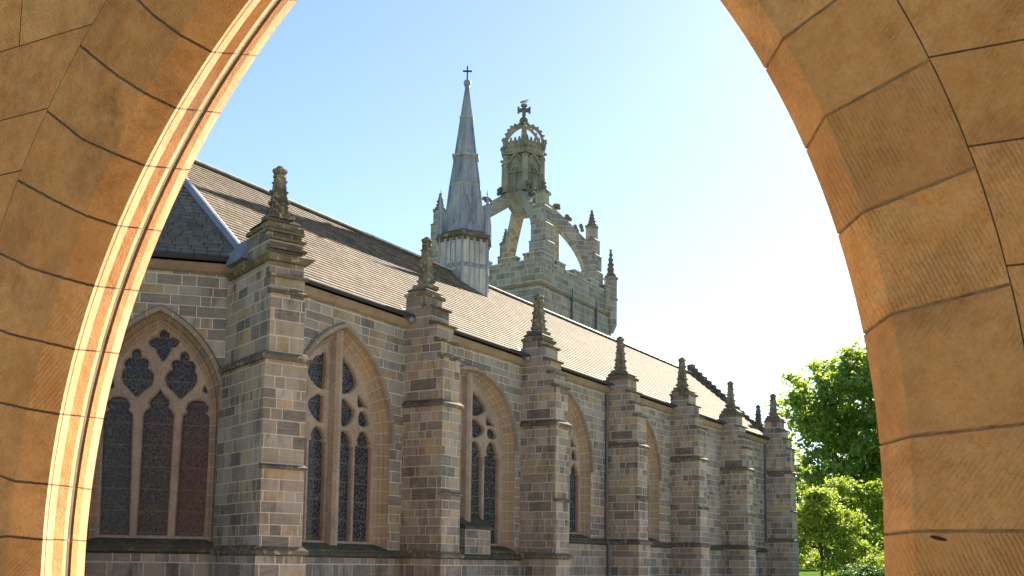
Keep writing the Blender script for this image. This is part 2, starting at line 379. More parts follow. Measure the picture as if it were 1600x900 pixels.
def tracery(outer, holes, to3, parent, bars=(), d0=.40, bev=.045, th=.16):
    mb = MB(); hs = [offs(h, bev) for h in holes]
    plate(mb, outer, [h[1] for h in hs], lambda u, z, _: to3(u, z, d0 - .07))
    for inner, out in hs:
        n = len(inner)
        for k in range(n):
            k2 = (k + 1) % n
            mb.add([to3(*out[k], d0 - .07), to3(*out[k2], d0 - .07), to3(*inner[k2], d0 - .02), to3(*inner[k], d0 - .02)], [[0, 1, 2, 3]])
            mb.add([to3(*inner[k], d0 - .02), to3(*inner[k2], d0 - .02), to3(*inner[k2], d0 + th), to3(*inner[k], d0 + th)], [[0, 1, 2, 3]])
    for (u0, u1, z0, z1, pr) in bars:       # strong central mullion, chamfered, standing proud
        c = (u0 + u1) / 2; L0 = [to3(u0, z0, d0 - .0), to3(u0 + .05, z0, d0 - pr + .08), to3(c - .06, z0, d0 - pr), to3(c + .06, z0, d0 - pr), to3(u1 - .05, z0, d0 - pr + .08), to3(u1, z0, d0)]
        L1 = [to3(u0, z1, d0 - .0), to3(u0 + .05, z1, d0 - pr + .08), to3(c - .06, z1, d0 - pr), to3(c + .06, z1, d0 - pr), to3(u1 - .05, z1, d0 - pr + .08), to3(u1, z1, d0)]
        mb.prism(L0, L1)
    return mb.build('tracery', M_TRAC, parent)
def glass(W, to3, parent, d=.49):
    mb = MB(); o = arch(W, .22); n = len(o)
    mb.add([to3(*p, d) for p in o] , [list(range(n))], [[p for p in o]])
    return mb.build('glass', M_GLASS, parent, fix=False)
def sill(W, to3, parent, drop, out=.10):
    """sloping weathered sill from the glass down to the string course"""
    c, wd = W['c'], W['w']; z1 = W['zb'] + .28; z0 = drop
    mb = MB(); pr = [(.62, z1), (.15, z1 - .18), (-.02, W['zb']), (-out, z0 + .10), (-out, z0), (.62, z0)]
    a = [to3(c - wd - .02, z, d) for d, z in pr]; b2 = [to3(c + wd + .02, z, d) for d, z in pr]
    mb.prism(a, b2); return mb.build('sill', M_SILL, parent)
# ---- tracery outlines of the apse window, in window coordinates
ca = radians(45); cn = np.array([-sin(ca), -cos(ca), 0]); cu = np.array([-cos(ca), sin(ca), 0]); cc = np.array([X0, YW, 0])
def c3(u, z, d): q = cc + cu * u - cn * d; return (q[0], q[1], z)
def trace(pts, sc=4., ox=120, oy=450, d=.4):
    o = []
    for x, y in pts:
        P = hit(ox + x / sc, oy + y / sc, cc - cn * d, cn); o.append((float((P - cc) @ cu), float(P[2])))
    return o
W1 = dict(c=2.07, w=1.62, h=2.55, zs=5.35, kind='P', zb=1.95)
mou = trace([(648, 430), (655, 405), (675, 395), (700, 410), (705, 440), (698, 455), (725, 460), (745, 485), (742, 510), (735, 520), (752, 545), (752, 580), (735, 620), (700, 650), (648, 700), (615, 655), (575, 625), (558, 590), (558, 550), (575, 525), (605, 510), (597, 495), (595, 475), (605, 455), (630, 450), (648, 452)])
qua = trace([(548, 258), (575, 270), (582, 295), (575, 315), (605, 308), (635, 325), (640, 345), (620, 370), (590, 372), (585, 395), (570, 425), (540, 462), (520, 430), (500, 400), (500, 378), (465, 365), (448, 340), (470, 318), (505, 305), (525, 318), (517, 290), (525, 268)])
cen = trace([(523, 635), (540, 665), (575, 700), (578, 730), (565, 745), (590, 765), (607, 800)]); cenl = trace([(418, 800), (430, 770), (465, 745), (455, 715), (475, 690), (505, 660)])
rig = trace([(755, 703), (795, 712), (825, 745), (820, 770), (805, 785), (832, 810), (835, 850)]); rigl = trace([(662, 830), (668, 800), (695, 780), (685, 755), (700, 722), (725, 707)])
side = trace([(800, 612), (818, 650), (812, 660), (792, 645)])
zb1 = 2.2
cx1 = 2.05
center = [(2 * cx1 - u, z) for u, z in []] + cen + [(1.70, zb1), (2.41, zb1)] + cenl
right = rig + [(.80, zb1), (1.49, zb1)] + rigl
mir = lambda l: [(2 * cx1 - u, z) for u, z in l][::-1]
holes1 = [smooth_loop(mou), smooth_loop(mir(mou)), smooth_loop(qua), center, right, mir(right), side, mir(side)]
# cant wall + end wall + nave wall
def wallplate(mb, to3, u0, u1, z0, z1, holes, mi=0):
    plate(mb, [(u0, z0), (u1, z0), (u1, z1), (u0, z1)], holes, to3, mi)
nav = lambda u, z, d: (u, YW + d, z)
wm = MB()
def hole(W): return arch(W, 0, zb=W['zb'] - .3)
wallplate(wm, nav, X0, XE, 0, ZE, [hole(WIN[k]) for k in WIN])
wallplate(wm, c3, 0, 4.142, 0, ZE, [hole(W1)])
q = [c3(4.142, z, 0) for z in (0, ZE)]
ex, ey = q[0][0], q[0][1]
e3 = lambda u, z, d: (ex, ey + u, z)
wallplate(wm, e3, 0, 50 - 2 * ey, 0, ZE, [])
f3 = lambda u, z, d: (c3(u, z, 0)[0], 50 - c3(u, z, 0)[1], z)
wallplate(wm, f3, 0, 4.142, 0, ZE, [])
wallplate(wm, lambda u, z, d: (u, 30., z), X0, XE, 0, ZE, [])
# west gable
wm.add([(XE, 20, 0), (XE, 30, 0), (XE, 30, ZE), (XE, 25, 13.9), (XE, 20, ZE)], [[0, 1, 2, 3, 4]])
wm.build('wall', M_WALL, chapel, fix=False)
# window infill room dark box
dk = MB(); dk.add([(X0, 20.9, 0), (XE - .3, 20.9, 0), (XE - .3, 20.9, 9), (X0, 20.9, 9)], [[0, 1, 2, 3]])
w1 = surround(W1, c3, chapel); tracery([p for p in arch(W1, .26, zb=2.0)], holes1, c3, w1); glass(W1, c3, w1); hood(W1, c3, w1, .12); sill(W1, c3, w1, 1.82)
w1['label'] = 'three light apse window with flowing tracery and blue quatrefoil top'
def cusplight(u0, u1, zt, zb):
    c = (u0 + u1) / 2; r = (u1 - u0) / 2; zs = zt - r * 1.15
    rt = [(u1, zb), (u1, zs - .05), (c + r * .66, zs + .03), (c + r * .80, zs + r * .35), (c + r * .60, zs + r * .80), (c + r * .3, zs + r * 1.08), (c, zt)]
    return rt + [(2 * c - u, z) for u, z in rt[:-1][::-1]]
def bulb(c, zc, r, h):     # cusped mouchette: rounded quatrefoil with pointed foot
    o = []
    for k in range(28):
        a = 2 * pi * k / 28 - pi / 2
        rr = r * (1 + .16 * cos(4 * (a - pi / 2) + pi)) if abs(k - 14) < 11 else r
        o.append((c + rr * cos(a), zc + rr * h * sin(a)))
    o[0] = (c, zc - r * h * 1.35); return o
def ntrace(pts, oy):      # tracery outlines of the second bay as (distance from centre, height over springing)
    o = []
    for x, y in pts:
        P = hit(460 + x / 4., oy + y / 4., (0, YW + .4, 0), np.array([0, 1., 0])); o.append(((float(P[0]) - 23.42) * .985, float(P[2]) - 5.2))
    return o
NAVE_UP = [smooth_loop(ntrace(q_, 450)) for q_ in (
    [(292, 445), (306, 428), (320, 446), (328, 466), (352, 478), (378, 530), (394, 566), (396, 608), (372, 640), (340, 660), (304, 662), (292, 640)],
    [(292, 705), (306, 694), (332, 700), (352, 728), (382, 760), (384, 800), (352, 846), (316, 868), (294, 860)],
    [(408, 662), (432, 702), (446, 728), (462, 752), (428, 742), (402, 752), (398, 720), (400, 690)],
    [(404, 800), (418, 776), (446, 776), (466, 800), (474, 846), (452, 870), (424, 866), (404, 850)])]
def nave_window(W, i):
    o = surround(W, nav, chapel); c = W['c']; wi = W['w'] - .36; zb = W['zb'] + .25; zs = W['zs']
    sx, sz = W['w'] / 2.3, W['h'] / 3.2; hs = []
    for sg in (1, -1):
        X = lambda u: c + sg * u * sx
        for pts in NAVE_UP: hs.append([(X(u), zs + z * sz) for u, z in pts])
        for u0, u1, zt in ((.235, .95, .24), (1.07, 1.86, .32)):
            a, b_ = X(u0), X(u1); hs.append(cusplight(min(a, b_), max(a, b_), zs + zt * sz, zb))
    top = W['zs'] + W['h'] - (.02 if W['kind'] == 'P' else .10)
    tracery(arch(W, .24, zb=W['zb'] + .05), hs, nav, o, bars=[(c - .20, c + .20, W['zb'] + .1, top, .34)], bev=.035)
    glass(W, nav, o); hood(W, nav, o); sill(W, nav, o, W['zb'] - .12 if i < 3 else W['zb'] - .1)
    return o
for k in WIN: nave_window(WIN[k], k)
# infill block under the third window
ib = MB(); ib.prism([(29.7, 19.86, 1.9), (31.3, 19.86, 1.9), (31.3, 20.5, 1.9), (29.7, 20.5, 1.9)], [(29.7, 19.86, 2.75), (31.3, 19.86, 2.75), (31.3, 20.5, 2.75), (29.7, 20.5, 2.75)])
ib.build('infill_block', M_BUTT, chapel)
ib = MB(); ib.prism([(29.65, 19.8, 2.752), (31.36, 19.8, 2.752), (31.36, 20.5, 2.752), (29.65, 20.5, 2.752)], [(29.65, 19.84, 2.84), (31.36, 19.84, 2.84), (31.36, 20.5, 3.3), (29.65, 20.5, 3.3)])
ib.build('infill_coping', M_SILL, chapel)
# plinth + string courses
pl = MB(); st = MB()
def run(mb, a, b_, n, prof):    # extrude profile [(out, z)] between two plan points
    L0 = [(a[0] + n[0] * o, a[1] + n[1] * o, z) for o, z in prof]; L1 = [(b_[0] + n[0] * o, b_[1] + n[1] * o, z) for o, z in prof]; mb.prism(L0, L1)
def strprof(z, o=.17): return [(-.05, z + .14), (.03, z + .12), (o, z - .01), (o, z - .07), (.10, z - .12), (.10, z - .13), (-.05, z - .13)]
cp = tuple(cc[:2]); ce = c3(4.142, 0, 0)[:2]
run(pl, ce, cp, cn[:2], [(-.05, 0), (.10, 0), (.10, 1.74), (-.05, 1.74)]); run(st, ce, cp, cn[:2], strprof(1.86))
run(pl, (X0, 20), (34.4, 20), (0, -1), [(-.05, 0), (.10, 0), (.10, 1.70), (-.05, 1.70)]); run(st, (X0, 20), (34.4, 20), (0, -1), strprof(1.83))
run(pl, (34.4, 20), (XE, 20), (0, -1), [(-.05, 0), (.10, 0), (.10, 2.41), (-.05, 2.41)]); run(st, (34.4, 20), (XE, 20), (0, -1), strprof(2.55))
pl.build('plinth', M_BUTT, chapel); st.build('string_course', M_SILL, chapel)
# cornice, gutter
co = MB(); gu = MB()
for a, b_, n in ((ce, cp, cn[:2]), ((X0, 20), (XE, 20), (0, -1))):
    run(co, a, b_, n, [(-.05, ZE), (.20, ZE), (.20, ZE - .09), (.12, ZE - .20), (.04, ZE - .24), (-.05, ZE - .24)])
    a3 = (a[0] + n[0] * .30, a[1] + n[1] * .30, ZE + .10); b3 = (b_[0] + n[0] * .30, b_[1] + n[1] * .30, ZE + .10); gu.tube([a3, b3], .07, 8)
co.build('cornice', M_CORN, chapel); gu.build('gutter', M_IRON, chapel)
# ---- roof: tilted slate courses
ZR, APX = 13.85, 20.43
def roofcourses(mb, P0, P1, Q0, Q1, rows, lift=.025, over=.25):
    """quad eave P0-P1 up to ridge Q0-Q1 as overlapping courses"""
    P0, P1, Q0, Q1 = (np.array(p, float) for p in (P0, P1, Q0, Q1))
    nrm = np.cross(P1 - P0, Q0 - P0 if np.linalg.norm(Q0 - P0) > 0 else Q1 - P0); nrm /= np.linalg.norm(nrm)
    if nrm[2] < 0: nrm = -nrm
    L = np.linalg.norm(((Q0 + Q1) - (P0 + P1)) / 2); ax = (P1 - P0) / np.linalg.norm(P1 - P0)
    for k in range(rows):
        t0, t1 = k / rows, (k + 1) / rows
        a, b_ = P0 + (Q0 - P0) * t0, P1 + (Q1 - P1) * t0; c, d = P1 + (Q1 - P1) * t1, P0 + (Q0 - P0) * t1
        up = nrm * lift
        U = lambda p, t: (float(p @ ax), t * L)
        mb.add([a + up, b_ + up, c + up * .15, d + up * .15], [[0, 1, 2, 3]], [[U(a, t0), U(b_, t0), U(c, t1 - .0001), U(d, t1 - .0001)]])
        mb.add([a, b_, b_ + up, a + up], [[0, 1, 2, 3]], [[U(a, t0), U(b_, t0), U(b_, t0), U(a, t0)]])
eo = .22
rf = MB(); nrows = 34
roofcourses(rf, (X0 - .09, 20 - eo, ZE + .10), (XE, 20 - eo, ZE + .10), (APX, 25, ZR), (XE, 25, ZR), nrows)
roofcourses(rf, (XE, 30 + eo, ZE + .1), (X0, 30 + eo, ZE + .1), (XE, 25, ZR), (APX, 25, ZR), nrows)
rf.build('roof', M_SLATE, chapel, fix=False)
rf = MB(); a = c3(4.142 + .1, 0, -eo); b_ = (X0 - .09, 20 - eo)
roofcourses(rf, (a[0], a[1], ZE + .1), (b_[0], b_[1], ZE + .1), (APX, 25, ZR), (APX, 25, ZR), nrows)
roofcourses(rf, (a[0], 50 - a[1], ZE + .1), (a[0], a[1], ZE + .1), (APX, 25, ZR), (APX, 25, ZR), nrows)
roofcourses(rf, (b_[0], 50 - b_[1], ZE + .1), (a[0], 50 - a[1], ZE + .1), (APX, 25, ZR), (APX, 25, ZR), nrows)
o = rf.build('roof', M_SLATE2, chapel, fix=False); o['label'] = 'dark hipped slate slope over the apse, with a lead hip'
hp = MB()
def strip(mb, a, b_, wd, th):
    a, b_ = np.array(a, float), np.array(b_, float); t = (b_ - a) / np.linalg.norm(b_ - a); s_ = np.cross(t, (0, 0, 1)); s_ /= np.linalg.norm(s_); n = np.cross(s_, t)
    sec = [(-wd, -.02), (-wd, th * .3), (-wd * .3, th), (wd * .3, th), (wd, th * .3), (wd, -.02)]
    mb.prism([a + s_ * i + n * j for i, j in sec], [b_ + s_ * i + n * j for i, j in sec])
strip(hp, (X0 - .09, 20 - eo, ZE + .12), (APX, 25, ZR + .02), .17, .09)
hp.build('hip_flashing', M_LEADB, chapel)
hp = MB(); strip(hp, (APX, 25, ZR + .0), (XE, 25, ZR + .0), .16, .10); hp.build('ridge', M_LEADW, chapel)
# ---- pinnacles
def crocket(mb, c, s, rnd):
    """leafy knob"""
    mb.ball(c, s, 6, 4, 1.0)
    for k in range(3):
        a = rnd.random() * 6.28; mb.ball((c[0] + s * .7 * cos(a), c[1] + s * .7 * sin(a), c[2] + s * .5 * (rnd.random() - .3)), s * .6, 5, 3)
def pinnacle(parent, x, y, z0, h, w0, ang=0., seed=0, name='pinnacle', mat=None, rows=4, w1=None, knob=1.):
    rnd = random.Random(seed); mb = MB(); ax = (cos(ang), sin(ang)); w1 = w1 or w0 * .42
    w0f = w0; w0 = w0 * .74
    mb.box((x, y, z0 + .05), (w0f * .60, w0f * .60, .05), (*ax, 0)); mb.box((x, y, z0 + h * .5), (w0 * .5, w0 * .5, h * .5), (*ax, 0), top=w1 / w0)
    for r in range(rows):
        t = (r + .5) / rows; ww = w0 * (1 - t) * .5 + w1 * t * .5; z = z0 + .08 + (h - .1) * t
        for k in range(4):
            a = ang + pi / 4 + k * pi / 2; rr = ww * 1.35
            crocket(mb, (x + rr * cos(a), y + rr * sin(a), z + rnd.uniform(-.02, .02)), w0 * .19 * (1 - .35 * t) * rnd.uniform(.75, 1.2), rnd)
        if r: mb.box((x, y, z - (h / rows) * .5), (ww * 1.12, ww * 1.12, .025), (*ax, 0))
    kz = z0 + h; mb.ngon((x, y), w1 * .75, w1 * .75, kz - .03, kz + .03, 8)
    for k in range(8):
        a = k * pi / 4; mb.ball((x + w1 * .55 * knob * cos(a), y + w1 * .55 * knob * sin(a), kz + .12 + .03 * (k % 2)), w1 * .33 * knob, 6, 4)
    mb.ball((x, y, kz + .14), w1 * .62 * knob, 8, 6, 1.1)
    return mb.build(name, mat or M_PIN, parent)
# ---- buttresses.  frame: origin on wall, n outwards, t along
def buttress(o, n, hw, zs, zd, z1, steps, top, pinh=1.25, hwl=None, seed=0, pw=.56, px=None, first=None, label=None):
    """o plan origin, n outward unit, hw half width above string, steps [(out, z)] front offsets, top=(out_in,out_front,z)"""
    n = np.array(n, float); t = np.array([-n[1], n[0]]); o = np.array(o, float); hwl = hwl or hw + .04; OUT = steps[0][0]
    P = lambda out, s, z: (*(o + n * out + t * s), z)
    mb = MB(); tr = MB(); trs = []
    def blk(m, a, b_, h_, za, zb_): m.prism([P(a, -h_, za), P(b_, -h_, za), P(b_, h_, za), P(a, h_, za)], [P(a, -h_, zb_), P(b_, -h_, zb_), P(b_, h_, zb_), P(a, h_, zb_)])
    def drip(_m, b_, h_, z, pr=.09, hgt=.16, back=.25, w_=None):   # sloping weathering slab on the front only
        ww = h_ + .035; m = MB(); trs.append(m)
        m.prism([P(b_ - back, -ww, z), P(b_ + pr, -ww, z), P(b_ + pr, -ww, z + .06), P(b_ - back, -ww, z + hgt)], [P(b_ - back, ww, z), P(b_ + pr, ww, z), P(b_ + pr, ww, z + .06), P(b_ - back, ww, z + hgt)])
    blk(mb, -.1, OUT + .10, hwl + .09, 0, z1 - .12)                   # plinth
    blk(mb, -.1, OUT + .04, hwl, z1 - .12, zd); blk(mb, -.1, OUT, hwl, zd, zs - .06)
    # lower string wraps round
    for z, oo, hh, pr in ((z1, OUT + .06, hwl + .02, .10), (zs, OUT + .0, hwl, .09)):
        i0 = .0; tr = MB(); trs.append(tr)
        tr.prism([P(i0, -hh - pr, z - .09), P(oo + pr, -hh - pr, z - .09), P(oo + pr, hh + pr, z - .09), P(i0, hh + pr, z - .09)], [P(i0, -hh - pr, z), P(oo + pr, -hh - pr, z), P(oo + pr, hh + pr, z), P(i0, hh + pr, z)])
        tr.prism([P(i0, -hh - pr, z), P(oo + pr, -hh - pr, z), P(oo + pr, hh + pr, z), P(i0, hh + pr, z)], [P(i0, -hh + .02, z + .13), P(oo - .05, -hh + .02, z + .13), P(oo - .05, hh - .02, z + .13), P(i0, hh - .02, z + .13)])
    drip(tr, OUT + .04, hwl, zd - .04, .10, .14, .1)
    zprev = zs - .06; cur = OUT - .03
    rnd = random.Random(seed + 5)
    for k, (oo, z) in enumerate(steps[1:]):
        blk(mb, -.1, cur, hw, zprev, z); drip(tr, cur, hw, z - .01, .10 + rnd.uniform(-.01, .03), .15, max(cur - oo, .05) + .1)
        cur = oo; zprev = z
    ti, tf, zt = top; tr = MB(); trs.append(tr)
    blk(mb, ti if zprev > ZE else -.1, cur, hw, zprev, zt)
    blk(tr, ti - .03, cur + .09, hw + .07, zt, zt + .10); blk(mb, ti + .03, cur - .02, hw - .05, zt + .1, zt + .2)
    tr.prism([P(ti, -hw - .02, zt + .2), P(cur + .05, -hw - .02, zt + .2), P(cur + .05, hw + .02, zt + .2), P(ti, hw + .02, zt + .2)], [P(ti + .15, -hw + .18, zt + .36), P(cur - .12, -hw + .18, zt + .36), P(cur - .12, hw - .18, zt + .36), P(ti + .15, hw - .18, zt + .36)])
    ob = mb.build('buttress', M_BUTT, chapel); [q_.build('weathering', M_TRIM, ob) for q_ in trs]
    pc = px if px is not None else (ti + tf) / 2
    q = P(pc, 0, 0); pinnacle(ob, q[0], q[1], zt + .33, pinh, pw, atan2(n[1], n[0]), seed)
    if label: ob['label'] = label
    return ob
HWB = .46
bx = [26.33, 33.55, 40.72, 47.78, 54.75, 62.38]
spec = [  # upper string, drip, lower string, steps
    (6.50, 3.70, 1.83, [(1.50, 0), (1.36, 7.95), (1.20, 8.45), (1.0, 9.0), (.72, 9.55)], (-.02, .72, 9.95), 1.45, .50),
    (6.75, 3.90, 1.88, [(1.49, 0), (1.36, 8.10), (1.16, 8.60), (1.0, 9.10), (.82, 9.62)], (-.0, .82, 9.88), 1.30, .56),
    (6.65, 4.40, 2.55, [(1.48, 0), (1.34, 7.9), (1.15, 8.45), (.98, 8.95)], (-.0, .98, 9.55), 1.35, .52),
    (6.72, 4.32, 2.58, [(1.48, 0), (1.30, 8.2), (1.12, 8.75), (.95, 9.3)], (-.0, .95, 9.85), 1.35, .54),
    (6.80, 4.30, 2.60, [(1.48, 0), (1.30, 7.9), (1.10, 8.5), (.92, 9.1)], (-.0, .92, 9.75), 1.35, .52),
    (7.20, 4.85, 3.15, [(1.60, 0), (1.40, 8.6), (1.18, 9.2), (.95, 9.75)], (-.0, .95, 10.3), 1.2, .54)]
ords = ['second', 'third', 'fourth', 'fifth', 'sixth', 'last']
for i, (x, sp_) in enumerate(zip(bx, spec)):
    zs_, zd_, z1_, stp, tp, ph, pw_ = sp_
    buttress((x + HWB, 20), (0, -1), HWB, zs_, zd_, z1_, stp, tp, ph, seed=20 + i, pw=pw_, px=.40 if i == 0 else .42)
h2 = radians(22.5); nb = (-sin(h2), -cos(h2))
buttress((X0, YW), nb, .44, 6.42, 3.78, 1.83, [(2.74, 0), (2.66, 7.95), (2.58, 8.35), (2.50, 9.05), (2.40, 9.30), (2.28, 9.52)], (1.2, 2.28, 9.62), 1.12, hwl=.54, seed=3, pw=.52, px=1.95)
# gutter string wrapping the first buttress
gs = MB(); n2 = np.array(nb); t2 = np.array([-n2[1], n2[0]]); o2 = np.array([X0, YW])
def P2(out, s, z): return (*(o2 + n2 * out + t2 * s), z)
gs.prism([P2(.1, -.50, 8.74), P2(2.72, -.50, 8.74), P2(2.72, .50, 8.74), P2(.1, .50, 8.74)], [P2(.1, -.62, 8.86), P2(2.86, -.62, 8.86), P2(2.86, .62, 8.86), P2(.1, .62, 8.86)])
gs.prism([P2(.1, -.62, 8.86), P2(2.86, -.62, 8.86), P2(2.86, .62, 8.86), P2(.1, .62, 8.86)], [P2(.1, -.46, 8.99), P2(2.6, -.46, 8.99), P2(2.6, .46, 8.99), P2(.1, .46, 8.99)])
gs.build('gable_string', M_TRIM, chapel)
# hidden octagon corner buttress and west pinnacle
buttress((ex, ey), (-cos(h2), -sin(h2)), .44, 6.42, 3.78, 1.83, [(2.6, 0), (2.5, 7.95), (2.4, 8.5), (2.28, 9.3)], (1.2, 2.28, 9.62), 1.1, hwl=.54, seed=4, pw=.5, px=1.9)
buttress((XE, 20.75), (1, 0), .40, 7.2, 4.85, 3.15, [(1.2, 0), (1.1, 8.6), (1.0, 9.2)], (-.1, 1.0, 9.95), 1.05, seed=41, pw=.46, px=.25)
# crow-stepped west gable coping
cs = MB(); 
for k in range(17):
    t = k / 16.; y = 20.1 + 4.9 * t; z = ZE + .2 + (ZR - ZE + .05) * t
    cs.box((XE - .15, y, z - .02), (.24, .19, .14)); cs.ball((XE - .15, y, z + .2), .17, 8, 5, 1.0)
cs.box((XE - .15, 25, ZR + .25), (.2, .2, .3)); cs.build('crow_steps', M_TRIM, chapel)
cs = MB(); cs.prism([(XE - .3, 19.9, 8.7), (XE, 19.9, 8.7), (XE, 25, 13.6), (XE - .3, 25, 13.6)], [(XE - .3, 19.9, 9.4), (XE, 19.9, 9.4), (XE, 25, 14.05), (XE - .3, 25, 14.05)])
cs.prism([(XE - .3, 30.1, 8.7), (XE, 30.1, 8.7), (XE, 25, 13.6), (XE - .3, 25, 13.6)], [(XE - .3, 30.1, 9.4), (XE, 30.1, 9.4), (XE, 25, 14.05), (XE - .3, 25, 14.05)])
cs.build('gable_parapet', M_BUTT, chapel)
# downpipes and lead rain heads
def downpipe(x, y, z0, z1):
    mb = MB(); mb.tube([(x, y - .02, z1 + .25), (x, y - .1, z1), (x, y - .1, z0)], .055, 8)
    z = z0 + .8
    while z < z1: mb.tube([(x, y - .1, z), (x, y - .1, z + .09)], .078, 8); z += 1.8
    return mb.build('downpipe', M_PIPE, chapel)
downpipe(bx[2] - .16, YW - .0, 2.7, 8.8); downpipe(bx[2] - .16, YW - .1, 0, 2.4); downpipe(bx[5] - .14, YW, 3, 8.9); downpipe(bx[4] + 1.02, 19.9, 0, 2.4); downpipe(bx[2] + 1.2, 19.88, 0, 2.3)
for x in bx[:5]:
    mb = MB(); mb.prism([(x - .5, 19.72, 9.2), (x - .02, 19.72, 9.2), (x - .02, 20.2, 9.5), (x - .3, 20.2, 9.5)], [(x - .34, 19.76, 9.30), (x - .02, 19.76, 9.36), (x - .02, 20.25, 9.75), (x - .12, 20.25, 9.70)])
    mb.ball((x - .14, 19.70, 9.20), .11, 8, 6); mb.build('lead_valley', M_LEADB, chapel)
mb = MB(); q0, q1 = P2(.15, -.60, 9.0), P2(1.2, -.60, 9.0); mb.prism([(*q0[:2], 9.1), (*q1[:2], 9.1), (*P2(1.2, -.44, 0)[:2], 9.1), (*P2(.1, -.3, 0)[:2], 9.1)], [(*q0[:2], 9.2), (*q1[:2], 9.15), (*P2(1.2, -.44, 0)[:2], 9.6), (*P2(.0, -.3, 0)[:2], 9.75)])
mb.build('lead_valley', M_LEADB, chapel)
# ------------------------------------------------------------------ lead fleche on the ridge
FX, FY = 36.9, 25.
HEX = pi + pi / 6
def hexv(R, k, z, ph=HEX): return (FX + R * cos(ph + k * pi / 3), FY + R * sin(ph + k * pi / 3), z)
fl = MB(); fl.ngon((FX, FY), 1.22, 1.18, 11.6, 14.05, 6, HEX); fl.ngon((FX, FY), 1.18, 1.15, 14.2, 15.35, 6, HEX)
fleche = fl.build('spire', M_LEADW, chapel); fleche['label'] = 'slender six sided lead spire rising from the chapel ridge'
m = MB(); m.ngon((FX, FY), 1.21, 1.26, 14.03, 14.12, 6, HEX); m.ngon((FX, FY), 1.26, 1.19, 14.12, 14.2, 6, HEX)
for k in range(6):
    m.tube([hexv(1.2, k, 11.7), hexv(1.16, k, 15.3)], .045, 6)
    for q_ in (.3, .5, .7):
        a, b_ = np.array(hexv(1.185, k, 12)), np.array(hexv(1.185, k + 1, 12)); p_ = a + (b_ - a) * q_
        m.tube([(p_[0], p_[1], 12.), (p_[0], p_[1], 15.3)], .018, 5)
m.build('drum_mouldings', M_LEAD, fleche)
m = MB()
for z0, z1, r0, r1 in ((15.30, 15.36, 1.16, 1.30), (15.36, 15.44, 1.34, 1.34), (15.44, 15.56, 1.30, 1.24), (15.56, 15.66, 1.24, 1.05)): m.ngon((FX, FY), r0, r1, z0, z1, 6, HEX)
for k in range(24):  # dentils under the cornice
    a, b_ = np.array(hexv(1.19, k // 4, 15.24)), np.array(hexv(1.19, k // 4 + 1, 15.24)); p_ = a + (b_ - a) * ((k % 4 + .5) / 4); m.box(p_, (.05, .05, .05))
m.build('cornice', M_TRIM, fleche)
m = MB()
prof = [(15.64, 1.02), (16.1, .93), (17.75, .73), (17.80, .76), (17.86, .76), (17.9, .70), (19.05, .535), (19.1, .66), (19.2, .67), (19.26, .50), (20.86, .275), (20.9, .345), (20.96, .345), (21.0, .25), (22.35, .075)]
for (z0, r0), (z1, r1) in zip(prof, prof[1:]): m.ngon((FX, FY), r0, r1, z0, z1, 6, HEX)
m.build('spire_cone', M_LEAD, fleche)
m = MB()
for k in range(6):
    m.tube([hexv(r, k, z) for z, r in ((15.66, 1.02), (16.1, .94), (17.8, .735), (19.05, .545), (20.9, .29), (22.35, .08))], [.035, .035, .03, .028, .022, .015], 6)
    for q_ in (.28, .5, .72):
        pts = []
        for z, r in ((15.7, .98), (17.75, .735), (19.05, .54)):
            a, b_ = np.array(hexv(r, k, z)), np.array(hexv(r, k + 1, z)); pts.append(a + (b_ - a) * q_)
        m.tube(pts, .016, 5)
    # diagonal lead rolls making a lozenge on each lower face
    def fp(q_, z):
        r = np.interp(z, [15.66, 16.1, 17.8], [1.02, .94, .735]); a, b_ = np.array(hexv(r, k, z)), np.array(hexv(r, k + 1, z)); return a + (b_ - a) * q_
    for pts in ([fp(.12, 17.3), fp(.5, 16.4), fp(.88, 17.3)], [fp(.5, 16.6), fp(.34, 16.3), fp(.5, 15.95), fp(.66, 16.3), fp(.5, 16.6)]): m.tube(pts, .02, 5)
    m.tube([fp(.5, 17.3), fp(.5, 17.31)], .06, 6)
    for z, R_ in ((18.2, .66), (18.45, .625), (18.7, .59), (19.6, .45), (19.9, .41), (20.2, .37)): m.ball(hexv(R_, k, z), .035, 6, 4)
m.build('lead_rolls', M_LEAD, fleche)
for k in (1, 2, 3, 4, 5):
    m = MB(); x_, y_, _z = hexv(1.16, k, 0); m.ngon((x_, y_), .15, .13, 15.5, 16.2, 6); m.ngon((x_, y_), .14, .02, 16.2, 17.25, 6); m.ball((x_, y_, 17.32), .05, 6, 4); m.ngon((x_, y_), .02, .01, 17.32, 17.5, 5)
    m.build('spirelet', M_LEAD, fleche)
m = MB(); m.ball((FX, FY, 22.55), .165, 12, 8); m.ngon((FX, FY), .1, .13, 22.3, 22.42, 8); m.build('ball', M_LEAD, fleche, True)
m = MB(); vx = np.array([sin(AX), -cos(AX), 0]); m.box((FX, FY, 22.98), (.03, .03, .35), vx); m.box((FX, FY, 23.10), (.2, .028, .03), vx); m.build('cross', M_IRON, fleche)
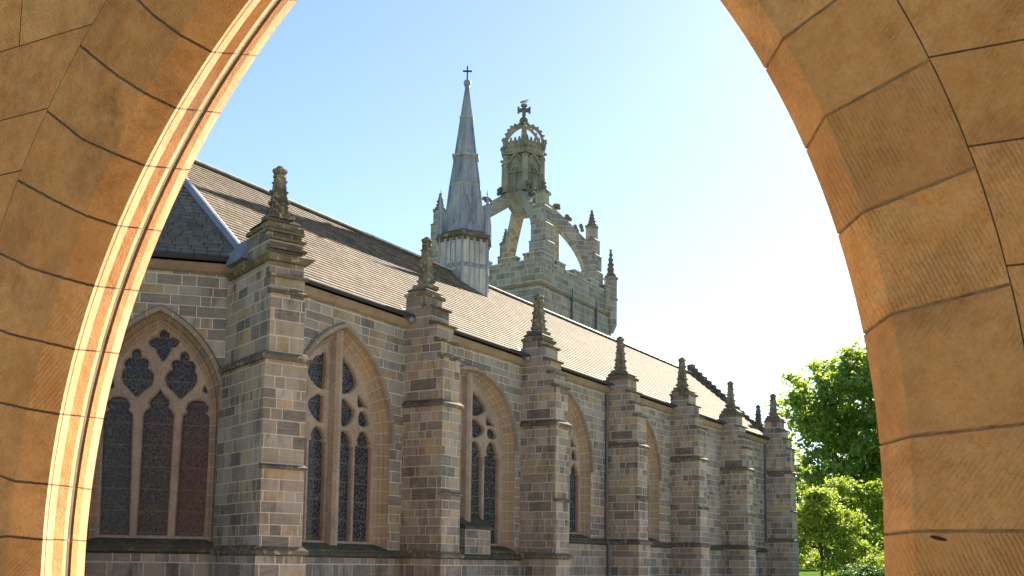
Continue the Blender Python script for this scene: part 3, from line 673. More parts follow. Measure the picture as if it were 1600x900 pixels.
# ------------------------------------------------------------------ crown tower
TX0, TX1, TY0, TY1 = 52.3, 61.7, 30.02, 38.3
tower = empty('crown_tower', (57, 34, 0)); tag(tower, 'square stone tower with open arched stone crown and lantern behind the chapel roof', 'tower')
m = MB(); m.box(((TX0 + TX1) / 2, (TY0 + TY1) / 2, 9.7), ((TX1 - TX0) / 2, (TY1 - TY0) / 2, 9.7)); m.build('wall', M_TOWER, tower)
m = MB()
def ring(mb, z0, z1, o): mb.box(((TX0 + TX1) / 2, (TY0 + TY1) / 2, (z0 + z1) / 2), ((TX1 - TX0) / 2 + o, (TY1 - TY0) / 2 + o, (z1 - z0) / 2))
ring(m, 17.78, 17.86, .10); ring(m, 17.86, 17.95, .04); m.build('string_course', M_CORN, tower)
m = MB(); cp_ = MB()
TH = .4
def parapet(ax0, ax1, fixed, along, sgn):
    L = ax1 - ax0; n = 3; seg = L / (2 * n + 1)
    m = MB()
    for k in range(2 * n + 1):
        a = ax0 + k * seg; b_ = a + seg; zt = 19.62 if k % 2 == 1 else 19.28
        def bx_(mb, z0, z1, e):
            if along == 'x': mb.box(((a + b_) / 2, fixed, (z0 + z1) / 2), (seg / 2 + e, TH / 2 + e * 1.5 + .03, (z1 - z0) / 2))
            else: mb.box((fixed, (a + b_) / 2, (z0 + z1) / 2), (TH / 2 + e * 1.5 + .03, seg / 2 + e, (z1 - z0) / 2))
        bx_(m, 19.40 - .35, zt, -.0005); bx_(cp_, zt, zt + .09, .035)
    m.build('parapet', M_TOWER, tower)
parapet(TX0 + .7, TX1 - .7, TY0 + .2, 'x', 1); parapet(TX0 + .7, TX1 - .7, TY1 - .2, 'x', 1); parapet(TY0 + .7, TY1 - .7, TX0 + .2, 'y', 1); parapet(TY0 + .7, TY1 - .7, TX1 - .2, 'y', 1)
cp_.build('coping', M_LEADW, tower)
# corner piers + stepped pinnacles
for i, (x, y, sx, sy, ox_, oy_) in enumerate(((TX0, TY0, 1, 1, .9, .45), (TX1, TY0, -1, 1, 1.2, .85), (TX0, TY1, 1, -1, .7, .5), (TX1, TY1, -1, -1, .6, .4))):
    m = MB(); cx, cy = x + sx * .45, y + sy * .45
    m.box((cx, cy, 18.9), (.62, .62, .72)); m.box((cx, cy, 18.05), (.45, .45, .14), top=1.35)
    m.box((cx, cy, 19.68), (.68, .68, .06))
    bx0, by0 = x + sx * ox_, y + sy * oy_
    for (z0, z1, hw_) in ((19.3, 20.6, .56), (20.6, 21.7, .49), (21.7, 22.75, .40), (22.75, 23.65, .30)):
        m.box((bx0 + -sx * (.56 - hw_) * .0, by0 + -sy * (.56 - hw_) * .0, (z0 + z1) / 2), (hw_, hw_, (z1 - z0) / 2))
        m.box((bx0 + -sx * (.56 - hw_) * .0, by0 + -sy * (.56 - hw_) * .0, z1 + .001), (hw_ + .05, hw_ + .05, .05), top=.85)
    ob = m.build('corner_pier', M_TOWER, tower)
    pinnacle(ob, bx0, by0, 23.66, .95, .55, 0, 60 + i, rows=4, w1=.14, knob=.9)
# small corner turret at the south west and the slender pinnacle midway on the west side
m = MB(); x_, y_ = TX1 - .05, TY0 + .02; m.ngon((x_, y_), .42, .42, 17.2, 20.3, 8, pi / 8); m.ngon((x_, y_), .2, .42, 16.7, 17.2, 8, pi / 8); m.ngon((x_, y_), .5, .5, 20.3, 20.42, 8, pi / 8); m.ngon((x_, y_), .5, .5, 18.9, 19.0, 8, pi / 8)
ob = m.build('turret', M_TOWER, tower); pinnacle(ob, x_, y_, 20.4, 1.75, .62, .4, 71, rows=5, w1=.12, knob=1.)
m = MB(); x_, y_ = TX1 - .3, 34.2; m.ngon((x_, y_), .45, .36, 19.3, 24.4, 8); m.ngon((x_, y_), .46, .46, 24.4, 24.55, 8)
ob = m.build('turret', M_TOWER, tower); pinnacle(ob, x_, y_, 24.5, 1.4, .5, .4, 72, rows=5, w1=.12)
# downpipes + little gablet on the tower face
for x_ in (56.1, 59.4):
    m = MB(); m.tube([(x_, TY0 - .08, 9), (x_, TY0 - .08, 17.7)], .07, 8); m.box((x_, TY0 - .1, 17.75), (.14, .1, .12)); m.ngon((x_, TY0 - .1), .03, .03, 17.8, 18.4, 6); m.build('downpipe', M_PIPE, tower)
m = MB(); m.prism([(57.0, TY0 - .12, 15.3), (58.2, TY0 - .12, 15.3), (57.6, TY0 - .12, 16.3)], [(57.0, TY0 + .1, 15.3), (58.2, TY0 + .1, 15.3), (57.6, TY0 + .1, 16.3)]); m.build('gablet', M_CORN, tower)
# flying ribs
LX, LY = 57.0, 34.1
rnd = random.Random(9)
for i, (x, y) in enumerate(((TX0 + .9, TY0 + .45), (TX1 - 1.2, TY0 + .85), (TX0 + .7, TY1 - .5), (TX1 - .6, TY1 - .4))):
    m = MB(); d = np.array([x - LX, y - LY]); L = np.linalg.norm(d); d /= L; t = np.array([-d[1], d[0]]); n = 14
    P = lambda r, s, z: (LX + d[0] * r + t[0] * s, LY + d[1] * r + t[1] * s, z)
    top = []; bot = []
    for k in range(n + 1):
        a = pi / 2 * k / n; rb = .95 + (L - 1.3) * cos(a); zb_ = 19.3 + 4.2 * sin(a) + .95 * (1 - cos(a)) ** 3; bot.append((rb, zb_))
        q_ = k / n; top.append((L * (1 - q_) + 1.1 * q_, 22.1 + 3.2 * q_ ** .9))
    vs_ = []; fs = []
    for k in range(n + 1): vs_ += [P(bot[k][0], -.36, bot[k][1]), P(bot[k][0], .36, bot[k][1]), P(top[k][0], .36, top[k][1]), P(top[k][0], -.36, top[k][1])]
    for k in range(n):
        for e in range(4): fs.append([4 * k + e, 4 * k + (e + 1) % 4, 4 * k + 4 + (e + 1) % 4, 4 * k + 4 + e])
    fs += [[0, 1, 2, 3], [4 * n + 3, 4 * n + 2, 4 * n + 1, 4 * n]]
    m.add(vs_, fs); ob = m.build('flying_rib', M_TOWER, tower)
    for k in (1, 4, 7, 10, 13):
        m = MB(); q_ = k / n; c = P(L * (1 - q_) + 1.1 * q_, 0, 22.1 + 3.2 * q_ ** .9)
        m.tube([c, (c[0] + d[0] * .1, c[1] + d[1] * .1, c[2] + .25)], .08, 6)
        for _ in range(6): m.ball((c[0] + d[0] * .15 + rnd.uniform(-.22, .22), c[1] + d[1] * .15 + rnd.uniform(-.22, .22), c[2] + .34 + rnd.uniform(-.14, .16)), .14, 6, 4)
        m.build('crocket', M_PIN, ob)
# lantern
lan = MB(); LH = pi + pi / 6 + .1
def lv(R, k, z): return (LX + R * cos(LH + k * pi / 3), LY + R * sin(LH + k * pi / 3), z)
lan.ngon((LX, LY), .55, 1.15, 23.9, 24.75, 6, LH); lan.ngon((LX, LY), 1.15, 1.42, 24.75, 25.15, 6, LH); lan.ngon((LX, LY), 1.2, 1.2, 25.15, 28.1, 6, LH)
lant = lan.build('lantern', M_CROWN, tower)
m = MB()
for k in range(6):
    c = lv(1.34, k, 0); m.ngon(c[:2], .22, .20, 25.15, 27.5, 8); m.ngon(c[:2], .24, .24, 27.45, 27.56, 8); m.ngon(c[:2], .25, .2, 25.15, 25.35, 8)
    m.tube([lv(1.36, k, 25.2), lv(1.42, k, 26.3)], [.12, .05], 6)
    # arch heads between the shafts
    a, b_ = np.array(lv(1.34, k, 0)), np.array(lv(1.34, k + 1, 0)); pts = []
    for j in range(11):
        q_ = .14 + .72 * j / 10; pp = a + (b_ - a) * q_; pts.append((pp[0], pp[1], 27.15 + .5 * sin(pi * j / 10)))
    m.tube(pts, .07, 6); pts2 = [(p_[0], p_[1], 26.45 + (p_[2] - 27.15) * .8) for p_ in pts]; m.tube(pts2, .045, 6)
    mid = a + (b_ - a) * .5; m.tube([(mid[0], mid[1], 25.2), (mid[0], mid[1], 26.8)], .045, 6)
    m.tube([(*(a + (b_ - a) * .14)[:2], 26.5), (*(a + (b_ - a) * .86)[:2], 26.5)], .04, 6)
m.build('arcading', M_CROWN, lant)
m = MB(); m.ngon((LX, LY), 1.35, 1.45, 27.75, 28.0, 6, LH); m.ngon((LX, LY), 1.40, 1.45, 28.0, 28.4, 6, LH); m.ngon((LX, LY), 1.52, 1.52, 28.4, 28.5, 6, LH); m.ngon((LX, LY), 1.5, 1.5, 27.68, 27.76, 6, LH)
for k in range(6):
    crocket(m, lv(1.55, k, 27.8), .11, rnd); crocket(m, lv(1.55, k, 28.6), .13, rnd); m.ngon(lv(1.5, k, 0)[:2], .06, .16, 28.1, 28.75, 6)
    a, b_ = np.array(lv(1.46, k, 28.62)), np.array(lv(1.46, k + 1, 28.62))
    for j in range(5): pp = a + (b_ - a) * ((j + .5) / 5); m.box(pp, (.08, .08, .13), top=.5); m.ball((pp[0], pp[1], 28.15), .07, 6, 4)
m.build('cornice', M_CROWN, lant)
m = MB()
for k in range(6):
    pts = [lv(1.38 * cos(a), k, 28.5 + 1.45 * sin(a)) for a in np.linspace(0, pi / 2 * .97, 10)]; m.tube(pts, .105, 6)
    for a in np.linspace(.12, pi / 2 * .85, 6): crocket(m, lv(1.38 * cos(a) + .12 * cos(a), k, 28.5 + 1.45 * sin(a) + .12 * sin(a)), .085, rnd)
m.ngon((LX, LY), .2, .15, 29.85, 30.05, 8); m.build('crown_ribs', M_CROWN, lant)
m = MB(); m.ball((LX, LY, 30.28), .30, 12, 8); m.ngon((LX, LY), .1, .08, 30.55, 30.75, 8)
m.box((LX, LY, 31.02), (.12, .1, .34), vx); m.box((LX, LY, 31.04), (.36, .09, .11), vx)
for s_, z_ in ((-1, 31.04), (1, 31.04)): m.box((LX + vx[0] * .36 * s_, LY + vx[1] * .36 * s_, z_), (.07, .1, .2), vx)
m.box((LX, LY, 31.36), (.2, .1, .06), vx); m.build('cross_finial', M_PIN, lant)
# gull on the cross
g = MB(); bxp = np.array([LX, LY, 31.60]) + vx * .02
M_GW = plain('gull_white', (.72, .72, .70), .7); M_GG = plain('gull_grey', (.20, .22, .25), .7)
def ell(mb, c, r, a, n=10, mm=8, mi=0):
    vs_ = []; fs = []; e1 = a / np.linalg.norm(a); e2 = np.cross((0, 0, 1), e1); e2 /= np.linalg.norm(e2); e3_ = np.cross(e1, e2)
    for j in range(mm + 1):
        t = pi * j / mm
        for i in range(n): vs_.append(c + e1 * -cos(t) * r[0] + e2 * sin(t) * cos(2 * pi * i / n) * r[1] + e3_ * sin(t) * sin(2 * pi * i / n) * r[2])
    for j in range(mm):
        for i in range(n): fs.append([j * n + i, j * n + (i + 1) % n, (j + 1) * n + (i + 1) % n, (j + 1) * n + i])
    mb.add(vs_, fs, mi=mi)
fa = vx * .9 + np.array([0, 0, .35])
ell(g, bxp, (.22, .10, .11), fa); ell(g, bxp + fa * .2 + np.array([0, 0, .06]), (.08, .06, .065), fa); g.tube([bxp + fa * .1, bxp + fa * .21 + np.array([0, 0, .05])], [.08, .05], 8)
g.tube([bxp - vx * .02 + np.array([0, .02, -.18]), bxp - vx * .02], .012, 5); g.tube([bxp + vx * .02 + np.array([0, -.02, -.18]), bxp], .012, 5)
gull = g.build('gull', M_GW, None, True); tag(gull, 'small white gull perched on top of the tower cross', 'bird')
g = MB(); ell(g, bxp - fa * .06 + np.array([0, 0, .03]), (.24, .115, .085), fa - np.array([0, 0, .2])); g.tube([bxp + fa * .27 + np.array([0, 0, .06]), bxp + fa * .36 + np.array([0, 0, .05])], [.02, .006], 6)
g.build('wing', M_GG, gull, True)
# ------------------------------------------------------------------ archway in front of the camera
AZ = 26.6
def azd(a): t = AX - radians(a); return np.array([cos(t), sin(t), 0.])
AN, AU = azd(AZ), azd(AZ + 90)
SC = 4.2 / 3.6
D0, D1 = 3.6 * SC, 3.72 * SC
def on(x, y, d): P = hit(x, y, EYE + AN * d, AN) - EYE; return (float(P @ AU), float(P[2]))
def W3(u, z, d): P = EYE + AN * d + AU * u; return (P[0], P[1], P[2] + z)
def circ(P):
    P = np.array(P); A = np.c_[2 * P, np.ones(len(P))]; s = np.linalg.lstsq(A, (P ** 2).sum(1), rcond=None)[0]
    return s[0], s[1], sqrt(s[2] + s[0] ** 2 + s[1] ** 2)
class Curve:
    """circular arc fitted through measured points, straight down below the springing; parameter = height-like angle"""
    def __init__(s, pts, d, side, fixed=None):
        s.d = d; s.side = side; P = [on(x, y, d) for x, y in pts]; s.c = fixed or circ(P)
        s.t = sorted(s.par(p) for p in P)
    def par(s, p):
        a = atan2(p[1] - s.c[1], (p[0] - s.c[0]) * s.side); return a if a > 0 else (p[1] - s.c[1]) / s.c[2]
    def at(s, t, inset=0., dd=0.):
        r = s.c[2] + inset
        if t >= 0: return W3(s.c[0] + s.side * r * cos(t), s.c[1] + r * sin(t), s.d + dd)
        return W3(s.c[0] + s.side * r, s.c[1] + s.c[2] * t, s.d + dd)
    def joints(s, lo=-.62, hi=1.35):
        t = list(s.t); step = np.mean(np.diff(t)) if len(t) > 1 else .1
        while t[-1] < hi: t.append(t[-1] + step)
        while t[0] > lo: t.insert(0, t[0] - step)
        return t
Lgro = [(165, 5), (133, 58), (126, 72), (71, 172), (30, 283), (0, 365)]
Lin = [(239, 23), (182, 117), (128, 217), (89, 315), (48, 419), (16, 522)]
Har = [(282, 55), (227, 146), (177, 239), (134, 337), (99.5, 434.6), (67.5, 534), (42.7, 638.7), (24, 752), (14, 838)]
Rev = [(330, 81), (276, 170), (225, 258), (184, 353), (147, 447), (117, 546), (93, 647), (78, 757), (65, 843)]
Sky = [(402, 88), (345, 177), (295, 265), (250, 360), (217, 455), (187, 553), (164, 655), (143, 765), (133, 845)]
Rsk = [(1195, 108), (1260, 233), (1308, 367), (1349, 522), (1374, 695), (1381, 835)]
Rar = [(1225, 60), (1287, 183), (1345, 332), (1398, 489), (1419, 682), (1428, 830)]
Rgr = [(1400, 0), (1453, 93), (1522, 262), (1579, 444)]
def archmat(name, c1, c2, c3_, tool=1.):
    b = NB(name); pos = b.n('ShaderNodeNewGeometry').outputs['Position']; uv = b.n('ShaderNodeUVMap').outputs[0]; sp = b.n('ShaderNodeSeparateXYZ', i_0=uv)
    bid = b.white(b.comb(b.math('FLOOR', sp.outputs[0]), b.math('FLOOR', sp.outputs[1]))); val = bid.outputs['Value']
    rg = b.n('ShaderNodeSeparateColor', i_0=bid.outputs['Color'])
    col = b.ramp(val, [(0, c1), (.35, c2), (.7, c3_), (1, c1)])
    n1 = b.n('ShaderNodeMapRange', i_0=b.noise(pos, 2.6, 6, .68), i_1=.42, i_2=.68).outputs[0]
    col = b.mix(b.math('MULTIPLY', n1, b.math('ADD', .35, b.math('MULTIPLY', rg.outputs[0], .6))), col, tuple(k * .46 for k in c2))
    n2 = b.n('ShaderNodeMapRange', i_0=b.noise(pos, 1.6, 4, .6), i_1=.5, i_2=.66).outputs[0]
    col = b.mix(b.math('MULTIPLY', n2, .5), col, (.74, .33, .09))
    n3 = b.noise(pos, 55, 4, .75); col = b.mix(b.n('ShaderNodeMapRange', i_0=n3, i_1=.3, i_2=.7).outputs[0], b.mix(.42, col, (.12, .05, .015)), col)
    # tooling: fine slanting chisel strokes, direction differs per stone
    mz = b.n('ShaderNodeMapping', i_Vector=pos); mz.inputs['Rotation'].default_value = (0, 0, -atan2(AU[1], AU[0]))
    def comb_(ang, sc_):
        my = b.n('ShaderNodeMapping', i_Vector=mz.outputs[0]); my.inputs['Rotation'].default_value = (0, ang, 0)
        wv = b.n('ShaderNodeTexWave', wave_type='BANDS', bands_direction='X', i_Scale=sc_, i_Distortion=2.2, i_Detail=2.); b.set(wv.inputs['Detail Scale'], .8); b.set(wv.inputs['Vector'], my.outputs[0])
        return wv.outputs['Fac']
    tl = comb_(.42, 19.); tl2 = comb_(-.62, 17.)
    sel = b.math('GREATER_THAN', rg.outputs[1], .5); tt = b.n('ShaderNodeMix'); b.set(tt.inputs[0], sel); b.set(tt.inputs[2], tl); b.set(tt.inputs[3], tl2)
    msk = b.n('ShaderNodeMapRange', i_0=b.noise(pos, 3., 5, .7), i_1=.40, i_2=.62).outputs[0]
    toolh = b.math('MULTIPLY', tt.outputs[0], msk)
    col = b.mix(b.math('MULTIPLY', b.n('ShaderNodeMapRange', i_0=toolh, i_1=.35, i_2=.95).outputs[0], .17 * tool), col, (.20, .09, .03))
    pit = b.n('ShaderNodeTexVoronoi', i_Scale=42.); b.set(pit.inputs['Vector'], pos)
    pm = b.math('MULTIPLY', b.math('LESS_THAN', pit.outputs['Distance'], .16), b.math('GREATER_THAN', b.noise(pos, 9., 3), .56))
    col = b.mix(b.math('MULTIPLY', pm, .55), col, (.16, .075, .03))
    n5 = b.n('ShaderNodeMapRange', i_0=b.noise(pos, 11., 6, .75), i_1=.35, i_2=.7).outputs[0]; col = b.mix(b.math('MULTIPLY', n5, .30), col, (.86, .52, .26))
    col = b.mix(b.math('MULTIPLY', b.math('POWER', rg.outputs[2], 1.6), .42), col, (.42, .18, .055))
    h = b.math('ADD', b.math('MULTIPLY', toolh, .38 * tool), b.math('ADD', b.math('MULTIPLY', n3, .35), b.math('MULTIPLY', b.noise(pos, 6, 4), 1.0)))
    return b.done(col, .9, b.bump(h, .9, .02), .15)
M_ARCH = archmat('arch_sandstone', (.76, .305, .078), (.60, .225, .052), (.84, .375, .12))
M_MORT = rockstone('arch_mortar', (.34, .19, .095), (.20, .11, .055), scale=5)
M_ARCH2 = archmat('groove_sandstone', (.70, .30, .09), (.62, .25, .07), (.74, .34, .12), tool=0.)  # arch stone copy for the unlit bands between the paler fillets
M_MORT2 = rockstone('arch_light_mortar', (.62, .34, .15), (.42, .22, .09), scale=5)
M_MOULD_LIT = archmat('lit_moulding_sandstone', (.70, .46, .25), (.66, .41, .20), (.74, .50, .29), tool=0.)  # paler cream copy of the arch stone: sunlight on the fillets put into colour
M_HOLLOW = rockstone('dark_hollow', (.22, .115, .045), (.10, .06, .03), scale=3)  # darker brown stone for the strips along the hollow of the moulding
archway = empty('stone_archway', tuple(EYE + AN * D0 - np.array([0, 0, 1.65]))); tag(archway, 'large orange sandstone gateway arch framing the view, its left mouldings sunlit', 'archway')
def sweep(curves, jts, name, mats, cellu=0, gap=.0075, dip=.009, sub=14, parent=archway, matf=None):
    """loft between neighbouring curves, one stone per joint interval, with V joints"""
    mb = MB(); nj = min(len(j) for j in jts); rj = random.Random(len(curves))
    for ci in range(len(curves) - 1):
        A, B = curves[ci], curves[ci + 1]; ja, jb = jts[ci], jts[ci + 1]
        wd = math.dist(A.at(ja[4]), B.at(jb[4])); nc = 12 if wd > .12 else 1
        jit = [[(rj.uniform(-.25, .3), rj.uniform(-.25, .3)) for _ in range(nc + 1)] for _ in range(nj)]
        for k in range(nj - 1):
            def col_(w_):
                lo = gap * (1 + jit[k][w_][0]) if nc > 1 else gap; hi = gap * (1 + jit[k + 1][w_][1]) if nc > 1 else gap
                rr = (A.c[2] + (B.c[2] - A.c[2]) * w_ / nc); lo /= rr; hi /= rr; f = w_ / nc
                t0 = 0; pts = []
                a0, a1 = ja[k], ja[k + 1]; b0, b1 = jb[k], jb[k + 1]
                def pos(g0, g1, q_, e):    # q_ in 0..1 between the trimmed ends
                    ta = a0 + g0 + (a1 - a0 - g0 - g1) * q_; tb = b0 + g0 + (b1 - b0 - g0 - g1) * q_
                    p1 = np.array(A.at(ta, e, e)); p2 = np.array(B.at(tb, e, e)); return p1 + (p2 - p1) * f
                pts.append(pos(0, 0, 0, dip))
                for q_ in range(sub + 1): pts.append(pos(lo, hi, q_ / sub, 0))
                pts.append(pos(0, 0, 1, dip)); return pts
            cols = [col_(w_) for w_ in range(nc + 1)]; m = len(cols[0])
            uvc = (.5, k + .5 + (50 if A.side > 0 else 0))
            for w_ in range(nc):
                for q_ in range(m - 1):
                    g_ = q_ == 0 or q_ == m - 2
                    mb.add([cols[w_][q_], cols[w_][q_ + 1], cols[w_ + 1][q_ + 1], cols[w_ + 1][q_]], [[0, 1, 2, 3]], [[uvc] * 4], mi=1 if g_ else (matf(ci) if matf else 0))
    return mb
# left half
cG = Curve(Lgro, D0, -1); cL = Curve(Lin, D0 + .012, -1); cH = Curve(Har, D0 + .03, -1); cR = Curve(Rev, D1, -1)
def fitj(c, ref):   # joints of a curve aligned by index with the arris joints
    return c
jH = cH.joints(); jR = cR.joints()
# index alignment: lowest measured joint is index 0 for H and R; L lacks the last three (below the frame), G too
def aligned(c, first_missing, lo=-.62, n=None):
    t = list(c.t); st = np.mean(np.diff(t))
    down = 0
    while len(t) < 0: pass
    for _ in range(first_missing): t.insert(0, t[0] - st)
    base = 0
    for _ in range(4): t.insert(0, t[0] - st)
    while len(t) < 19: t.append(t[-1] + st)
    return t[:19]
JH, JR = aligned(cH, 0), aligned(cR, 0); JL = aligned(cL, 3)
gpts = [(126, 72), (71, 172), (30, 283), (-8, 392), (-40, 500)]
cG2 = Curve(gpts, D0, -1, fixed=circ([on(x, y, D0) for x, y in gpts])); JG = aligned(cG2, 3)
# keep joints monotone and capped near the crown
ring_l = sweep([cG2, cL, cH, cR], [JG, JL, JH, JR], 'ring', None)
# left mouldings between the bright arris and the outer edge
path = [(76, None), (81, -10), (82.2, 40), (83.4, -10), (92.5, -10.5), (108.5, 'T'), (113.5, -11), (118, -11), (122, 30), (131, 'T'), (143, -9)]
def rayh(x): d = ray(x, 800); return np.array([d @ azd(0), d @ azd(90)])
start = np.array([hit(76, 800, EYE + AN * D1, AN) - EYE]) ; P0 = np.array([start[0] @ azd(0), start[0] @ azd(90)])
dep = [D1]; cur = P0; tip = P0; dbg = []
for px_, th in path[1:]:
    org = tip if th == 'T' else cur; ang = -4.5 if th == 'T' else th
    d = np.array([cos(radians(ang)), sin(radians(ang))]); r_ = rayh(px_)
    A_ = np.array([[d[0], -r_[0]], [d[1], -r_[1]]]); s_, _ = np.linalg.solve(A_, -org); cur = org + d * s_
    if th == 'T': tip = cur
    P_ = azd(0) * cur[0] + azd(90) * cur[1]; dep.append(float(P_ @ AN))
mc = [cR]; mj = [JR]
for (px_, th), dd in list(zip(path, dep))[1:]:
    f_ = (px_ - 76) / 67.; pts = [(r_[0] + (s_[0] - r_[0]) * f_, r_[1] + (s_[1] - r_[1]) * f_) for r_, s_ in zip(Rev, Sky)]
    c = Curve(pts, dd, -1); mc.append(c); mj.append(aligned(c, 0))
cEnd = Curve(gpts, dep[-1], -1, fixed=cG2.c); mc.append(cEnd); mj.append(JG)
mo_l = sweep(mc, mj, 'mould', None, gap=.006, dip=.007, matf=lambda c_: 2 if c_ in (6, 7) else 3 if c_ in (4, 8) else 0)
mats_a = [M_ARCH, M_MORT]
# right half
rG = Curve(Rgr, D0, 1); rA = Curve(Rar, D0, 1); rS = Curve(Rsk, D1, 1); DR = D1 + .03
def alignedR(c, miss):
    t = list(c.t); st = np.mean(np.diff(t[-4:])) if len(t) > 4 else np.mean(np.diff(t))
    for _ in range(miss): t.insert(0, t[0] - st)
    for _ in range(3): t.insert(0, t[0] - st)
    while len(t) < 15: t.append(t[-1] + st)
    return t[:15]
JrS, JrA, JrG = alignedR(rS, 0), alignedR(rA, 0), alignedR(Curve([(1372, -50), (1453, 93), (1522, 262), (1579, 444), (1612, 661), (1632, 829)], D0, 1, fixed=rG.c), 0)
JrA = JrA[:]; 
# arris points are one joint higher than the first sky point pair: both lists start at the (1381,835)/(1428,830) joint
mid1 = Curve([( (a_[0] * .62 + b2_[0] * .38), (a_[1] * .62 + b2_[1] * .38)) for a_, b2_ in zip(Rar[1:], [(1260, 205), (1308, 345), (1349, 505), (1374, 690), (1381, 833)])], D0 + .035, 1)
Rm1 = [(a_[0] * .7 + b2_[0] * .3, a_[1] * .7 + b2_[1] * .3) for a_, b2_ in zip(Rar[::-1], Rsk[::-1])]; Rm2 = [(a_[0] * .3 + b2_[0] * .7, a_[1] * .3 + b2_[1] * .7) for a_, b2_ in zip(Rar[::-1], Rsk[::-1])]
rM1 = Curve(Rm1, D0 + .030, 1); rM2 = Curve(Rm2, D0 + .080, 1)
ring_r = sweep([rG, rA, rM1, rM2, rS], [JrG, JrA, alignedR(rM1, 0), alignedR(rM2, 0), JrS], 'ring', None)
# outer reveals behind the right edge (hidden from here, seen from the side)
rS2 = Curve(Rsk, D1, 1); rS2.d = dep[-1]; rS2.c = (rS2.c[0], rS2.c[1], rS2.c[2] + .42)
rG2 = Curve(Rgr, D0, 1); rG2.d = dep[-1]
mo_r = sweep([rS, rS2, rG2], [JrS, JrS, JrG], 'mould', None, gap=.006, dip=.007)
def merge(a, b_):
    o = len(a.v); k = len(a.f); a.v += b_.v; a.f += [[i + o for i in f] for f in b_.f]; a.mi += b_.mi
    for i, q_ in b_.uv.items(): a.uv[i + k] = q_
    return a
ring_r.mi = [q_ * 2 for q_ in ring_r.mi]
merge(ring_l, ring_r).build('arch_ring', mats_a + [M_MORT2], archway, fix=False)
merge(mo_l, mo_r).build('arch_moulding', [M_MOULD_LIT, M_MORT, M_HOLLOW, M_ARCH2], archway, fix=False)
# ---- wall face: horizontal courses outside the ring, each stone with sunk edges
wl = MB()
def wallstone(poly, cid, inset=.006, dip=.009):
    l, _ = offs(poly, 0.); l2, inn = offs(poly, -inset); n = len(l)
    front = [W3(u, z, D0) for u, z in inn]; back = [W3(u, z, D0 + dip) for u, z in l2]
    wl.add(front, [list(range(n))], [[cid] * n]); wl.add(back + front, [[i, (i + 1) % n, n + (i + 1) % n, n + i] for i in range(n)], [[cid] * 4] * n, mi=1)
def zc(px_, py_): return on(px_, py_, D0)
lz = [zc(141, 39)[1], zc(69, 171)[1], zc(27, 268)[1]]; rz = [zc(1461, 88)[1], zc(1520, 228)[1], zc(1587, 414)[1]]
def courses(zl, lo, hi):
    z = sorted(zl); st = float(np.mean(np.diff(z)))
    while z[0] > lo: z.insert(0, z[0] - st)
    while z[-1] < hi: z.append(z[-1] + st)
    return z
def boundary(c, z):     # u of the ring edge at height z
    zz = z - c.c[1]
    if zz <= 0: return c.c[0] + c.side * c.c[2]
    return c.c[0] + c.side * sqrt(max(c.c[2] ** 2 - zz * zz, .0))
rnd = random.Random(4)
for side, c, zl, zs0 in ((-1, cG2, lz, 1), (1, rG, rz, 2)):
    zz = courses(zl, -1.7, 6.2)
    for k in range(len(zz) - 1):
        z0, z1 = zz[k], zz[k + 1]; ztop = c.c[1] + c.c[2] * .97
        edge = [(boundary(c, z0 + (z1 - z0) * q_ / 6), z0 + (z1 - z0) * q_ / 6) for q_ in range(7)]
        if z1 > ztop or edge[-1][0] * side < -(4.1 if side < 0 else -99) * 0 - 99: edge = [(-2.9, z0), (-2.9, z1)]
        e = -9.5 if side < 0 else 7.5
        lim = -2.9
        edge = [((min(u, lim) if side < 0 else max(u, lim)), z) for u, z in edge]
        js = []
        if side < 0:
            u = zc(32, 40)[0] if k == len([q for q in zz if q < lz[0] - .01]) else min(q[0] for q in edge) - rnd.uniform(.7, 1.3)
        else: u = max(q[0] for q in edge) + rnd.uniform(.9, 1.4)
        while (u > e if side < 0 else u < e): js.append(u); u += side * rnd.uniform(.8, 1.4)
        js.append(e)
        js = [js[0]] + js[1:]
        prev = edge
        for m_, j in enumerate(js):
            poly = prev + [(j, z1), (j, z0)]
            wallstone(poly, (m_ + 80 + (20 if side > 0 else 0) + .5, k + .5)); prev = [(j, z0), (j, z1)]
wl.build('wall_face', mats_a, archway, fix=False)
# solid body of the gate wall behind the facing
bd = MB()
def body(side, c, e):
    zz = np.linspace(-1.65, c.c[1] + c.c[2] * .96, 26); D2 = dep[-1] - .01
    for z0, z1 in zip(zz, zz[1:]):
        u0, u1 = boundary(c, z0), boundary(c, z1); u0 += side * .02; u1 += side * .02
        bd.prism([W3(u0, z0, D0 + .05), W3(e, z0, D0 + .05), W3(e, z0, D2), W3(u0, z0, D2)], [W3(u1, z1, D0 + .05), W3(e, z1, D0 + .05), W3(e, z1, D2), W3(u1, z1, D2)])
body(-1, cG2, -9.5); body(1, rG, 7.5)
ztop = 3.9
bd.prism([W3(-9.5, 4.3, D0 + .05), W3(7.5, 4.3, D0 + .05), W3(7.5, 4.3, dep[-1] - .01), W3(-9.5, 4.3, dep[-1] - .01)], [W3(-9.5, 6.2, D0 + .05), W3(7.5, 6.2, D0 + .05), W3(7.5, 6.2, dep[-1] - .01), W3(-9.5, 6.2, dep[-1] - .01)])
ho = MB(); q_ = on(1466, 841, D0); ho.ball((0, 0, 0), 1., 10, 6); ho.v = [W3(q_[0] + x_ * .030 - z_ * .004, q_[1] + z_ * .0085 - x_ * .006, D0 + y_ * .010) for x_, y_, z_ in ho.v]; ho.build('stone_chip', plain('dark_chip', (.05, .022, .01), .9), archway)
bd.build('wall_core', M_ARCH, archway)
